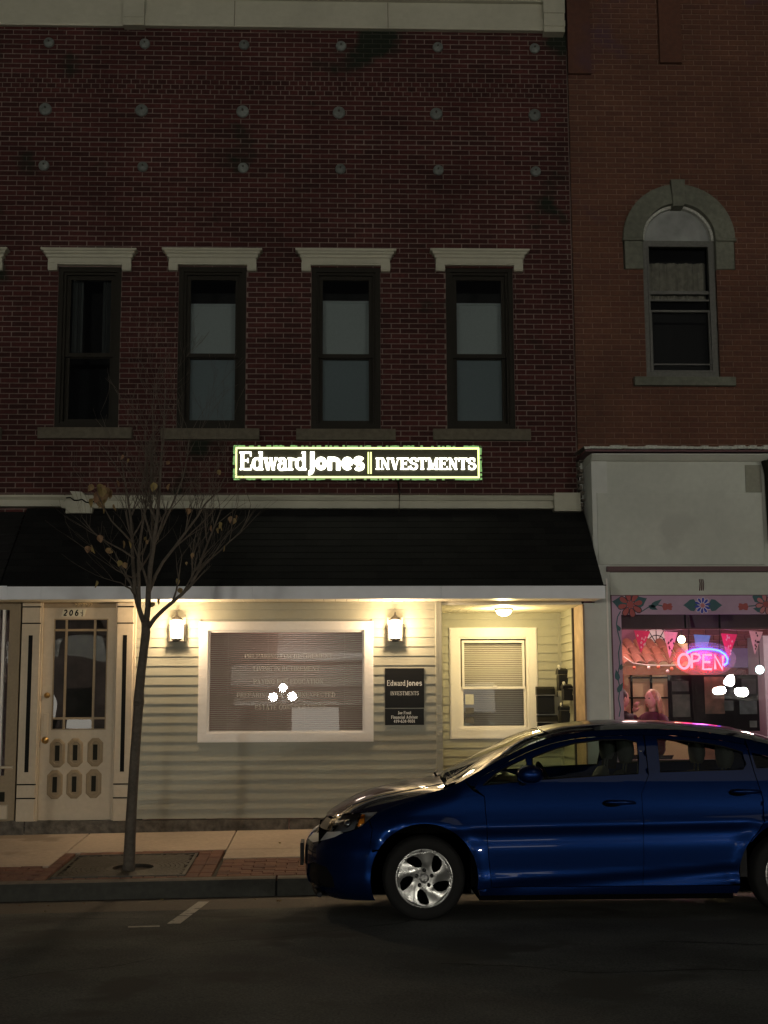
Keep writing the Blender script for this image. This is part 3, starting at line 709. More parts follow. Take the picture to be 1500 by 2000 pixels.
# ------------------------------------------------------------------ illuminated sign
sg = thing('shop_sign', 'illuminated black sign reading Edward Jones Investments above the canopy', 'sign')
sx0, sx1 = X(456, 903, -.12), X(940, 903, -.12); sz0, sz1 = Z(700, 936.5, -.12), Z(700, 870, -.12)
q = MB(); q.box(sx0, sx1, -.10, .0, sz0, sz1); q.build('sign_box', mat('black sign face', (.030, .028, .012), .45, var=0, bump=0), sg)
E_W = emat('lit white letters', (1, .98, .80), 5.0); E_Y = emat('lit yellow edge', (.92, 1.0, .38), 2.0); E_G = emat('green lit rim', (.42, .80, .28), .55)
q = MB(); t_ = .022; bar(q, sx0+.02, sx1-.02, sz0+.02, sz1-.02, -.112, -.10, .02); q.build('lit_border', E_Y, sg)
q = MB()
for k in range(260):
    u = k/260
    per = 2*(sx1-sx0+sz1-sz0); d = u*per; L1, L2 = sx1-sx0, sz1-sz0; r = random.random()
    if r < .42: continue
    wv = .002+.007*random.random()
    if d < L1: q.box(sx0+d, min(sx0+d+.03, sx1), -.108, -.1005, sz1-.018+wv*.2, sz1+wv-.004)
    elif d < L1+L2: e = d-L1; q.box(sx1-.016, sx1+wv, -.108, -.1005, max(sz1-e-.03, sz0), sz1-e)
    elif d < 2*L1+L2: e = d-L1-L2; q.box(max(sx1-e-.03, sx0), sx1-e, -.108, -.1005, sz0-wv+.002, sz0+.012)
    else: e = d-2*L1-L2; q.box(sx0-wv, sx0+.016, -.108, -.1005, sz0+e, min(sz0+e+.03, sz1))
tag(q.build('rim_glow_strip', E_G, sg), kind='stuff')
Ga = serif_glyphs(.21, .085, .07); Gb = sans_bold(.235)
zb_ = Z(590, 917.5, -.13); hcap = Z(590, 882, -.13)-zb_
def fitted(text, G, T, t, xa, xb, z0, h, fn, name, m_, parent, track=0, d0=.012, d1=0.0):
    wd = text_width(text, G, track)*h; k = (xb-xa)/wd; q = MB()
    letters(q, text, G, T, t, 0, z0, h, lambda a, b, d: fn(xa+a*k, b, d), d0, d1, track); return q.build(name, m_, parent, fix=False)
fitted('Edward', Ga, .21, .085, X(468, 900, -.13), X(599, 900, -.13), zb_, hcap, FR(-.101), 'sign_letters', E_W, sg, d0=.025)
fitted('Jones', Gb, .235, .2, X(598, 900, -.13), X(711, 900, -.13), zb_, hcap, FR(-.101), 'sign_letters', E_W, sg, d0=.025)
zb2 = Z(830, 916.5, -.13); h2 = Z(830, 894, -.13)-zb2
Gc = serif_glyphs(.23, .09, .06)
fitted('INVESTMENTS', Gc, .23, .09, X(734, 905, -.13), X(930, 905, -.13), zb2, h2, FR(-.101), 'sign_letters', E_W, sg, d0=.025)
q = MB()
for px in (719.5, 724.5): a = X(px, 903, -.11); q.box(a-.008, a+.008, -.115, -.101, Z(722, 925, -.11), Z(722, 883, -.11))
q.build('divider_bars', E_Y, sg)
# cable and conduit below sign
q = MB(); a = at(778, 940, -.03); b = at(781, 1000, -.2)
q.tube([a, (a.x+.005, -.03, a.z-.1), (b.x, -.17, a.z-.16), (b.x-.01, -.2, b.z)], .009, 6); q.build('sign_cable', M['wframe'], sg)

# ------------------------------------------------------------------ entablature above canopy + canopy roof
YM = -.14
cn = thing('canopy', 'black shingled pent canopy with pale fascia over the pavement', 'canopy')
zt, zbm = Z(600, 966, YM), Z(600, 993, YM)
q = MB(); mz = lambda f: zbm+(zt-zbm)*f
xl, xr_ = X(125, 980, YM), X(1083, 980, YM)
mould(q, xl, xr_, [(.10, mz(0)), (.14, mz(.02)), (.14, mz(.24)), (.10, mz(.26)), (.10, mz(.60)), (.13, mz(.62)), (.15, mz(.85)), (.15, mz(.92)), (.05, mz(1.08))])
q.build('moulding', M['trim'], cn)
q = MB(); mould(q, -7.4, xl-.01, [(.08, mz(.15)), (.12, mz(.17)), (.12, mz(.62)), (.08, mz(.66)), (.11, mz(.85)), (.11, mz(1.0)), (.04, mz(1.05))]); q.build('moulding', M['trim'], cn)
q = MB(); xa, xb = X(1083, 980, -.2), X(1134, 980, -.2)
q.box(xa, xb, -.20, 0, mz(-.22), mz(1.1)); q.box(xa-.003, xb+.003, -.21, 0, mz(-.24), mz(.0)); q.build('end_block', M['trim'], cn)
q = MB(); xa, xb = X(118, 975, -.2), X(180, 975, -.2)
q.box(xa+.06, xb, -.19, 0, mz(-.38), mz(-.02)); q.prism([(xa, mz(.0)), (xb, mz(.0)), (xb-.03, mz(.45)), (xb-.12, mz(1.15)), (xa+.10, mz(1.2)), (xa+.16, mz(.6)), (xa+.05, mz(.55))], lambda u, v, d: (u, d, v), -.18, 0)
q.build('broken_end_block', M['trim'], cn)
q = MB(); 
for k in range(9): 
    a = xa+.06+.045*k; q.tube([(a, -.185, mz(.7-.05*k+.1*math.sin(k*2))), (a+.045, -.187, mz(.65-.05*k+.1*math.sin(k*2+2)))], .008, 5)
q.build('crack', M['black'], cn)
CX0, CX1 = X(50, 1010, -.10), X(1180, 1142, -1.15)
ZT, ZF1, ZF0 = mz(-.05), Z(600, 1144, -1.15), Z(600, 1170, -1.15)
YT, YF = -.06, -1.13
sl = math.hypot(YF-YT, ZT-ZF1); ang = math.atan2(ZT-ZF1, YT-YF)
q = MB(); q.v = [(CX0, YT, ZT), (CX1, YT, ZT), (CX1, YF, ZF1), (CX0, YF, ZF1), (CX0, 0, ZT), (CX1, 0, ZT), (CX1, 0, ZF1), (CX0, 0, ZF1)]
q.f = [(0, 1, 2, 3), (1, 5, 6, 2), (0, 3, 7, 4), (0, 4, 5, 1)]; q.sm = [False]*4; q.build('roof_deck', M['shingle'], cn)
rows = 12; ex = sl/rows; sw = (CX1-CX0)/25
q = MB(); q.v = [(-sw/2+.002, 0, 0), (sw/2-.002, 0, 0), (sw/2-.002, 0, .004), (-sw/2+.002, 0, .004), (-sw/2+.002, ex+.03, -.001), (sw/2-.002, ex+.03, -.001)]
q.f = [(0, 1, 2, 3), (3, 2, 5, 4), (0, 3, 4), (1, 5, 2)]; q.sm = [False]*4
sh_me = q.mesh('shingle'); sh_me.materials.append(M['shingle'])
hq = MB(); h_ = sw/2; hq.v = [(-h_/2+.002, 0, 0), (h_/2-.002, 0, 0), (h_/2-.002, 0, .004), (-h_/2+.002, 0, .004), (-h_/2+.002, ex+.03, -.001), (h_/2-.002, ex+.03, -.001)]; hq.f = q.f; hq.sm = q.sm
sh2 = hq.mesh('shingle'); sh2.materials.append(M['shingle']); ns = 0
for r in range(rows):
    f = r/rows; y = YF+(YT-YF)*f-.0; z = ZF1+(ZT-ZF1)*f+.004
    for k in range(25 + (r % 2)):
        if r % 2: 
            x = CX0+k*sw; me = sh_me
            if k in (0, 25): x = CX0+(h_/2 if k == 0 else (CX1-CX0)-h_/2); me = sh2
        else: x = CX0+(k+.5)*sw; me = sh_me
        ns += 1
        if ns > 298: continue
        inst('shingle', me, cn, (x, y-.004, z), (ang+random.uniform(-.004, .006), 0, 0))
fb_ = MB()
# fascia boards with soffit planks
fx = [-7.4, X(15, 1155, -1.15), X(81, 1155, -1.15), -.9, 1.1, X(1182, 1155, -1.17)]
for a, b in zip(fx, fx[1:]):
    MB().box(a+.001, b-.001, -1.17, -1.145, ZF0, ZF1+.002).build('fascia_board', M['fascia'], cn)
MB().box(fx[1], fx[-1]+.01, -1.185, -1.17, ZF1-.006, ZF1+.004).build('drip_edge', M['black'], cn)
YS = -.60                                     # siding plane
x = -7.4; k = 0
XR1 = X(860, 1300, YS)
while x < CX1-.02:
    x2 = min(x+.125, CX1)
    if x2 > -4.4 or k % 4 == 0: MB().bbox(x+.002, x2-.002, -1.145, YS+.02, ZF0+.012, ZF0+.02, .001).build('soffit_plank', M['soffit'], cn)
    x = x2; k += 1
MB().box(-7.4, CX1, -1.14, YS+.02, ZF0+.022, ZF0+.03).build('soffit_backing', M['dark'], cn)
# next roof to the left, dark
ln = thing('canopy', 'darker neighbouring canopy roof at the left edge of the photo', 'canopy')
q = MB()
for r in range(9):
    f0, f1 = r/9, (r+1)/9; YT2, YF2, zt2, zf2 = -.04, -1.10, mz(-.05)-.02, ZF1
    y0, y1, z0, z1 = YF2+(YT2-YF2)*f0, YF2+(YT2-YF2)*f1, zf2+(zt2-zf2)*f0, zf2+(zt2-zf2)*f1
    q.quad((-7.4, y0-.01, z0+.01), (CX0-.02, y0-.01, z0+.01), (CX0-.02, y1, z1), (-7.4, y1, z1)); q.quad((-7.4, y0-.01, z0), (CX0-.02, y0-.01, z0), (CX0-.02, y0-.01, z0+.01), (-7.4, y0-.01, z0+.01))
q.build('roof_slope', mat('black metal roof', (.006, .006, .006), .9, var=.2, bump=.2), ln)

# ------------------------------------------------------------------ storefront siding wall
sf = thing('storefront_wall', 'sage clapboard shopfront wall under the canopy with white framed office window', 'storefront')
XL0 = X(263, 1400, YS); XC = X(851, 1350, YS); XP = X(864, 1350, YS)
ZTOP = ZF0+.012; ZBOT = .415
OW = (X(390, 1330, YS), X(727, 1330, YS), Z(560, 1447, YS), Z(560, 1216, YS))
def board_mesh(L_):
    q = MB(); e = .1016
    # two laps of clapboard profile
    q.v = [(0, -.014, 0), (L_, -.014, 0), (L_, -.001, e), (0, -.001, e), (0, .004, 0), (L_, .004, 0)]
    q.f = [(0, 1, 2, 3), (0, 4, 5, 1)]; q.sm = [False]*2
    me = q.mesh('siding_board'); me.materials.append(M['siding']); return me
cache = {}
def boards(parent, x0, x1, z0, z1, holes, tr, ph=0.0):
    z = z0-ph
    while z < z1:
        segs = [(x0, x1)]
        for hx0, hx1, hz0, hz1 in holes:
            if z+.1016*.5 > hz0 and z+.1016*.5 < hz1:
                segs = [s for a, b in segs for s in ((a, min(b, hx0)), (max(a, hx1), b)) if s[1]-s[0] > .01]
        for a, b in segs:
            key = round(b-a, 3)
            if key not in cache: cache[key] = board_mesh(b-a)
            tr(parent, cache[key], a, z)
        z += .1016
boards(sf, XL0, XC, ZBOT, ZTOP-.06, [OW], lambda p, me, a, z: inst('siding_board', me, p, (a, YS+random.uniform(-.001, .001), z), (random.uniform(-.002, .002), random.uniform(-.0006, .0006), 0)), )
q = MB()
for a, b, c, d in ((XL0, OW[0], ZBOT, ZTOP), (OW[1], XC, ZBOT, ZTOP), (OW[0], OW[1], ZBOT, OW[2]), (OW[0], OW[1], OW[3], ZTOP)): q.quad((a, YS+.012, c), (b, YS+.012, c), (b, YS+.012, d), (a, YS+.012, d))
q.build('wall_backing', M['siding'], sf, fix=False)
MB().bbox(XL0-.035, XL0, YS-.03, YS+.02, ZBOT-.01, ZTOP, .003).build('corner_post', M['beige'], sf)
q = MB(); q.bbox(XC, XP, YS-.03, YS+.08, ZBOT-.01, ZTOP, .004); q.box(XC+.02, XC+.026, YS-.032, YS-.03, ZBOT, ZTOP); q.build('corner_post', M['siding'], sf)
MB().box(XL0, XC, YS-.02, YS-.0, ZTOP-.03, ZTOP).build('top_trim', M['siding'], sf)
# foundation stones
for a, b in ((-7.4, -3.33), (-3.33, -2.2), (-2.2, -.52), (-.515, 1.17), (1.175, 2.68)):
    q = MB(); n = max(3, int((b-a)/.12)); rnd = random.Random(int(a*100))
    up = [ZBOT-.012+rnd.uniform(-.008, .006) for _ in range(n+1)]
    zlow = .2
    for k in range(n):
        u, v = a+.004+(b-a-.008)*k/n, a+.004+(b-a-.008)*(k+1)/n
        y0, y1 = YS-.03+rnd.uniform(-.01, .01), 0
        q.quad((u, YS-.035, zlow), (v, YS-.035, zlow), (v, YS-.03, up[k+1]), (u, YS-.03, up[k])); q.quad((u, YS-.03, up[k]), (v, YS-.03, up[k+1]), (v, YS+.1, up[k+1]), (u, YS+.1, up[k]))
    q.build('foundation_stone', M['found'], sf)
# ---- office window
def framed(parent, x0, x1, z0, z1, Y, tw, m_, name='window', depth=.035):
    o = empty(name, (x0, Y, z0), parent); W_, H_ = x1-x0, z1-z0
    q = MB(); bar(q, 0, W_, 0, H_, -depth, .01, tw); bar(q, -.012, W_+.012, -.012, H_+.012, -depth+.012, .012, .012); bar(q, tw, W_-tw, tw, H_-tw, -.012, .05, .022); q.build('window_frame', m_, o); return o, W_, H_
ow, W_, H_ = framed(sf, *OW, YS, .085, M['wtrim'])
M['oglass'] = glass_mat('office window glass', (.92, .93, .92), ior=1.75, wav=.0008, wscale=1.2)
q = MB(); q.quad((.10, .022, .10), (W_-.10, .022, .10), (W_-.10, .036, H_-.10), (.10, .036, H_-.10)); q.build('pane', M['oglass'], ow, fix=False)
sm = MB().box(0, W_-.215, -.009, .009, -.0006, .0006).mesh('blind_slat'); sm.materials.append(M['slat'])
z = .115; k = 0
while z < H_-.11:
    inst('blind_slat', sm, ow, (.1075, .075, z), (math.radians(40), 0, 0)); z += .0225; k += 1
q = MB(); 
for f in (.12, .38, .62, .88): q.box(.1+(W_-.2)*f-.0012, .1+(W_-.2)*f+.0012, .064, .066, .11, H_-.11)
q.build('blind_cord', M['slat'], ow)
M['print'] = mat('pale window lettering', (.55, .53, .48), .6, var=0, bump=0)
Gs = serif_glyphs(.15, .06, .06)
def wtext(text, pxa, pxb, py, hpx, G=Gs, parent=None, Y=-.575, m_=None, T=.15, t=.06, org=None, d0=.0012):
    xa, xb = X(pxa, py, Y), X(pxb, py, Y); z0 = Z((pxa+pxb)/2, py+hpx/2, Y); h = Z((pxa+pxb)/2, py-hpx/2, Y)-z0
    o = fitted(text, G, T, t, xa, xb, z0, h, FR(Y), 'lettering', m_, parent, .06, d0)
    if org is not None: o.location = (-org[0], -org[1], -org[2])
    return o
for tx, a, b, y in (('PREPARING FOR RETIREMENT', 478, 650, 1281), ('LIVING IN RETIREMENT', 495, 625, 1306), ('PAYING FOR EDUCATION', 495, 632, 1331), ('PREPARING FOR THE UNEXPECTED', 463, 655, 1357), ('ESTATE CONSIDERATIONS', 498, 638, 1381)):
    wtext(tx, a, b, y, 9, parent=ow, m_=M['print'], org=(OW[0], YS, OW[2]))
# office behind the blinds
q = MB(); q.box(-2.1, 1.0, 1.6, 1.65, .3, 2.7); q.box(-2.1, -2.05, YS+.1, 1.6, .3, 2.7); q.box(.95, 1.0, YS+.1, 1.6, .3, 2.7); q.box(-2.1, 1, YS+.1, 1.6, 2.68, 2.7); q.box(-2.1, 1, YS+.1, 1.6, .28, .3)
q.build('office_room', mat('dim rose office wall', (.42, .29, .25), .8, var=.05, bump=0), sf)

ol = thing('ceiling_light', 'office ceiling light behind the blinds of the wide window', 'ceiling light', (-.6, .9, 2.67))
MB().box(-.3, .3, -.15, .15, -.04, 0).build('light_panel', emat('lit office panel', (1, .8, .68), 1.5), ol)
l = bpy.data.lights.new('office_light', 'POINT'); l.energy = 13; l.color = (1, .78, .66); l.shadow_soft_size = .15; lo = bpy.data.objects.new('office_light', l); COL.objects.link(lo); lo.parent = ol; lo.location = (0, 0, -.15)
dk_ = thing('desk', 'dark desk with papers behind the office blinds', 'desk', (-.9, .8, .3)); MB().box(-.7, .7, -.3, .3, .72, .76).build('desk_top', M['olive'], dk_)
q = MB(); [q.box(a-.03, a+.03, b-.03, b+.03, 0, .72) for a in (-.65, .65) for b in (-.25, .25)]; tag(q.build('desk_legs', M['olive'], dk_), kind='stuff')
# ---- recessed entrance bay
YB = .80; RX0, RX1 = X(868, 1300, YB)-.25, X(1086, 1300, YB)
RX1 = XR = X(1120, 1300, 0)
ZC = Z(1000, 1180, YS)-.004
ry = thing('entrance_recess', 'recessed entry lined with cream clapboards and a plank ceiling beside the post', 'porch')
RW = (X(880, 1330, YB), X(1048, 1330, YB), Z(965, 1441, YB), Z(965, 1228, YB))
boards(ry, XP, RX1-.03, .42, ZC-.05, [RW], lambda p, me, a, z: inst('siding_board', me, p, (a, YB, z)), .03)
boards(ry, 0, .80, .42, ZC-.02, [], lambda p, me, a, z: inst('siding_board', me, p, (RX1, YB-a, z), (0, 0, -PI/2)), .03)
boards(ry, 0, YB-YS-.05, .42, ZC-.02, [], lambda p, me, a, z: inst('siding_board', me, p, (XP-.02, YS+.05+a, z), (0, 0, PI/2)), .03)
q = MB()
for a, b, c, d in ((XP, RW[0], .3, ZC), (RW[1], RX1, .3, ZC), (RW[0], RW[1], .3, RW[2]), (RW[0], RW[1], RW[3], ZC)): q.quad((a, YB+.012, c), (b, YB+.012, c), (b, YB+.012, d), (a, YB+.012, d))
q.quad((RX1+.012, YB, .3), (RX1+.012, YS, .3), (RX1+.012, YS, ZC), (RX1+.012, YB, ZC)); q.quad((XP-.03, YS+.06, .3), (XP-.03, YB, .3), (XP-.03, YB, ZC), (XP-.03, YS+.06, ZC))
q.build('wall_backing', M['siding'], ry, fix=False)
MB().box(XP, RX1, YS, YB, .25, .30).build('porch_floor', M['sidewalk'], ry)
q = MB(); q.box(RX1-.035, RX1-.002, YB-.035, YB-.001, .3, ZC); q.build('corner_post', M['siding'], ry)
q = MB(); q.box(RX1-.012, RX1+.01, -.04, .005, .3, ZC); q.build('edge_strip', mat('dark edge strip', (.06, .05, .045), .6), ry)
q = MB(); q.box(RX1+.011, RX1+.03, YS, -.04, .3, ZC); q.build('bare_return', mat('lamp tinted return wall', (.30, .21, .14), .7, var=.2, bump=.3, scale=12, bigvar=.2, bigscale=4), ry)  # tan carries the orange lamp light falling on this return
x = XP-.02; 
while x < RX1:
    x2 = min(x+.10, RX1+.01); MB().bbox(x+.0015, x2-.0015, YS+.02, YB, ZC, ZC+.012, .001).build('ceiling_plank', M['soffit'], ry); x = x2
q = MB(); q.box(XP, RX1, YS+.0, YS+.02, ZC-.003, ZF0+.02); q.build('ceiling_trim', M['soffit'], ry)
MB().box(XP-.05, RX1+.03, YS+.02, YB+.02, ZC+.014, ZC+.03).build('ceiling_backing', M['dark'], ry)
rw, W2, H2 = framed(ry, *RW, YB, .10, M['wtrim'])
q = MB(); zm = H2*.455; bar(q, .14, W2-.14, zm-.012, H2-.14, .0, .03, .028); bar(q, .125, W2-.125, .11, zm+.015, .031, .055, .03); q.box(W2*.49, W2*.49+.05, -.01, 0, zm+.005, zm+.03); q.build('sash', M['wtrim'], rw)
q = MB(); q.quad((.13, .04, .12), (W2-.13, .04, .12), (W2-.13, .04, H2-.13), (.13, .04, H2-.13)); q.build('pane', M['clear'], rw, fix=False)
sm2 = MB().box(0, W2-.29, -.009, .009, -.0006, .0006).mesh('blind_slat'); sm2.materials.append(M['slat']); z = .14
while z < H2-.14: inst('blind_slat', sm2, rw, (.145, .09, z), (math.radians(58), 0, 0)); z += .0225
q = MB(); q.box(0, W2, .14, .15, 0, H2); q.build('room_dark', mat('dim room', (.2, .17, .12), .9, var=0, bump=0), rw)
stk = mat('pale paper notice', (.5, .49, .44), .6, var=.1, bump=0); stk2 = mat('dark window sticker', (.10, .09, .08), .5, var=.2, bump=0)
for y0, y1, m_ in ((1356, 1376, stk), (1382, 1394, stk2), (1402, 1413, stk2)):
    a, b = X(909, y0, YB), X(926, y0, YB); c, d = Z(915, y1, YB), Z(915, y0, YB)
    o = MB().box(a-RW[0], b-RW[0], .034, .036, c-RW[2], d-RW[2]).build('window_sticker', m_, rw)

# ---- wall plaque
pq = thing('wall_plaque', 'two stacked black office plaques with white lettering on the clapboards', 'plaque')
yq = YS-.03
for (y0, y1) in ((1305, 1382.5), (1384, 1416)):
    MB().bbox(X(752, y0, yq), X(828, y0, yq), yq, YS-.002, Z(790, y1, yq), Z(790, y0, yq), .003).build('plaque_plate', mat('black plaque', (.010, .010, .010), .5, spec=.15, var=0, bump=0), pq)
M['plw'] = mat('white plaque lettering', (.62, .62, .60), .5, var=0, bump=0)
Gt = serif_glyphs(.16, .07, .05); Gbt = sans_bold(.2)
wtext('Edward', 756, 792, 1334, 10.5, Gt, pq, yq-.001, M['plw'], .16, .07); wtext('Jones', 793, 824, 1334, 10.5, Gbt, pq, yq-.001, M['plw'], .2, .2)
wtext('INVESTMENTS', 763, 818, 1354, 7.5, Gt, pq, yq-.001, M['plw'], .16, .07)
Gt2 = serif_glyphs(.20, .11, .05)
Gt2['F'] = Gt2['F']; 
for tx, a, b, y in (('Joe Frost', 777, 803, 1392), ('Financial Advisor', 764, 816, 1400.5), ('419-634-9101', 769, 811, 1408.5)): wtext(tx, a, b, y, 6.0, Gt2, pq, yq-.001, M['plw'], .2, .11)

# ---- lanterns
E_L = emat('lit frosted lantern glass', (1, .80, .50), 14)
def lantern(px, label):
    p = at(px, 1225, YS-.09); zc_ = p.z
    t = thing('wall_lantern', label, 'wall light', (p.x, YS-.09, zc_), 'wall lanterns either side of the office window')
    sc = .01
    MB().box(-.088, .088, .068, .088, -.155, .11).build('back_plate', mat('pale lantern plate', (.62, .56, .48), .5, var=0, bump=0), t)
    q = MB(); q.lathe([(.036, -.125), (.056, -.10), (.068, -.02), (.064, .05), (.058, .075)], n=12); q.build('lantern_glass', E_L, t)
    q = MB(); q.lathe([(.064, .076), (.067, .082), (.045, .105), (.016, .125), (.012, .15), (.004, .17)], n=12); q.build('lantern_cap', M['iron'], t)
    q = MB(); q.lathe([(.03, -.145), (.058, -.135), (.058, -.124), (.035, -.124)], n=12); 
    for s_ in (-1, 1): q.box(s_*.078-.004, s_*.078+.004, -.004, .068, -.14, .03); 
    q.box(-.085, .085, -.03, .068, -.155, -.146)
    q.build('lantern_base', M['iron'], t)
    q = MB()   # anchor ornament
    q.tube([(.032*math.cos(a), -.072-.004, -.065+.034*math.sin(a)) for a in [PI+PI*k/10 for k in range(11)]], .006, 6); q.tube([(0, -.076, -.10), (0, -.076, -.035)], .005, 6); q.tube([(-.018, -.076, -.045), (.018, -.076, -.045)], .004, 6)
    q.build('anchor_ornament', M['iron'], t)
    l = bpy.data.lights.new('lantern_bulb', 'POINT'); l.energy = LANTERN_W; l.color = (1, .73, .45); l.shadow_soft_size = .05
    lo = bpy.data.objects.new('lantern_bulb', l); COL.objects.link(lo); lo.parent = t; lo.location = (0, -.13, .0)
    return t
lantern(345, 'lit white lantern on the clapboards beside the tree, left of the office window')
lantern(772, 'lit white lantern on the clapboards above the black plaques')
# ---- ceiling light
p = at(983, 1195, .05)
cl = thing('ceiling_light', 'lit white dome light on the plank ceiling of the entry', 'ceiling light', (p.x, .0, ZC-.004))
MB().lathe([(.105, -.018), (.108, 0)], n=24).build('light_base', M['iron'], cl)
q = MB(); q.lathe([(.002, -.088), (.04, -.082), (.075, -.06), (.092, -.03), (.094, -.018)], n=24); q.build('dome_glass', emat('lit dome glass', (1, .84, .50), 10), cl)
l = bpy.data.lights.new('dome_bulb', 'POINT'); l.energy = RECESS_W; l.color = (1, .78, .36); l.shadow_soft_size = .06
lo = bpy.data.objects.new('dome_bulb', l); COL.objects.link(lo); lo.parent = cl; lo.location = (0, 0, -.16)

# ---- mailboxes in the recess
mbx = mat('black enamel mailbox', (.008, .008, .008), .4, spec=.2, var=.05, bump=0)
def mailbox(px0, px1, y0, y1, label):
    a, b = X(px0, y0, YB-.1), X(px1, y0, YB-.1); c, d = Z(px0, y1, YB-.1), Z(px0, y0, YB-.1)
    t = thing('mailbox', label, 'mailbox', ((a+b)/2, YB-.02, c), 'mailboxes in the entry recess'); W_, H_ = (b-a)/2, d-c
    MB().bbox(-W_, W_, -.10, .0, 0, H_*.66, .006).build('box_body', mbx, t)
    MB().prism([(-.13, H_*.70), (0, H_*.70), (0, H_), (-.05, H_), (-.11, H_*.92)], lambda u, v, k: (k, u, v), -W_-.005, W_+.005).build('box_lid', mbx, t)
    MB().box(-W_, W_, -.105, -.095, H_*.665, H_*.695).build('mail_slot', M['slat'], t)
mailbox(1048, 1082, 1341, 1394, 'wide black mailbox on the back wall of the entry, above the other')
mailbox(1050, 1088, 1397, 1440, 'lower wide black mailbox on the back wall of the entry')
def side_box(px, y0, y1, Y, label, tilt=0):
    a = RX1-.06; c, d = Z(px, y1, Y), Z(px, y0, Y)
    t = thing('mailbox', label, 'mailbox', (a, Y, c), 'mailboxes in the entry recess'); H_ = d-c
    MB().bbox(-.05, .055, -.09, .09, 0, H_*.7, .005).build('box_body', mbx, t)
    MB().prism([(-.09, H_*.72), (.09, H_*.72), (.09, H_*.86), (0, H_), (-.09, H_*.9)], lambda u, v, k: (k, u, v), -.06, .055).build('box_lid', mbx, t)
    MB().prism([(-.06, H_*.9), (.03, H_*.93), (.05, H_*1.12), (-.02, H_*1.16), (-.07, H_*1.05)], lambda u, v, k: (k, u, v), -.045, -.03).build('sticking_paper', stk, t)
    MB().tube([(-.05, -.05, H_*.1), (-.07, -.06, -.04), (-.055, .0, -.07), (-.05, .05, -.02)], .004, 6).build('newspaper_hook', mbx, t)
side_box(1096, 1305, 1349, .45, 'black mailbox highest on the side wall with a paper sticking out')
side_box(1111, 1336, 1368, .12, 'small black mailbox on the side wall nearest the street')
side_box(1100, 1378, 1412, .35, 'black mailbox low on the side wall of the entry')

# ------------------------------------------------------------------ 206 1/2 door
de = thing('entrance_door', 'beige panelled door numbered 206 and a half with wavy glass panes', 'door')
YD = YS+.02
# pilasters
def pil(x0, x1, nm='door_pilaster'):
    o = empty(nm, ((x0+x1)/2, YS, .40), de); hw = (x1-x0)/2; H_ = ZTOP-.40
    zs_ = [0, Z(50, 1559, YS)-.40+.0, Z(50, 1532, YS)-.40, Z(50, 1218, YS)-.4, Z(50, 1186, YS)-.4, H_]
    q = MB()
    for a, b in zip(zs_, zs_[1:]): q.bbox(-hw, hw, -.05, .0, a+.006, b-.006, .003)
    q.box(-hw+.003, hw-.003, -.042, -.001, 0, H_); q.build('pilaster_panel', M['beige'], o)
    q = MB(); q.box(-.022, .022, -.0525, -.049, zs_[2]+.13, zs_[3]-.13); 
    for z_ in zs_[1:5]: q.box(-hw-.002, hw+.002, -.0515, -.03, z_-.006, z_+.006)
    q.build('inlay_strip', M['black'], o)
pil(X(39, 1400, YS), X(75, 1400, YS)); pil(X(226, 1400, YS), X(258, 1400, YS))
# jambs
jx0, jx1 = X(78, 1400, YS), X(222, 1400, YS)
q = MB(); q.box(jx0-.03, jx0, YS-.02, YS+.08, .40, ZTOP); q.box(jx1, jx1+.02, YS-.02, YS+.08, .40, ZTOP); q.build('door_jamb', M['beige'], de)
zh = Z(145, 1187, YS); q = MB(); q.box(jx0, jx1, YS+.02, YS+.06, zh, ZTOP); q.build('door_header', M['tan'], de)
dl = empty('door_leaf', (jx0, YS+.03, .405), de); DW, DH = jx1-jx0, zh-.405
gx0, gx1 = X(105, 1300, YS+.03)-jx0, X(208, 1300, YS+.03)-jx0; gz0, gz1 = Z(155, 1424, YS+.03)-.405, Z(155, 1210, YS+.03)-.405
q = MB(); q.box(0, gx0, 0, .04, 0, DH); q.box(gx1, DW, 0, .04, 0, DH); q.box(gx0, gx1, 0, .04, 0, gz0); q.box(gx0, gx1, 0, .04, gz1, DH); q.build('door_board', M['beige'], dl)
mx_ = [gx0+.125, gx1-.135]; mzs = [gz0+.115, gz1-.115]
q = MB()
for a in mx_: q.box(a-.012, a+.012, .004, .03, gz0, gz1)
for b in mzs: q.box(gx0, gx1, .006, .028, b-.012, b+.012)
bar(q, gx0-.008, gx1+.008, gz0-.008, gz1+.008, -.004, .0, .012)
q.build('glazing_bar', M['tan'], dl)
for a, b in zip([gx0]+mx_, mx_+[gx1]):
    for c, d in zip([gz0]+mzs, mzs+[gz1]):
        q = MB(); tl = random.uniform(-.01, .01); q.quad((a, .018, c), (b, .018+tl, c), (b, .018+tl, d), (a, .018, d)); q.build('pane', M['door_glass'], dl, fix=False)
MB().box(gx0-.02, gx1+.02, .1, .11, gz0-.02, gz1+.02).build('dark_hall', mat('dim hallway', (.10, .08, .06), .8, var=.5, bump=0, scale=5, bigvar=.6, bigscale=4), dl)
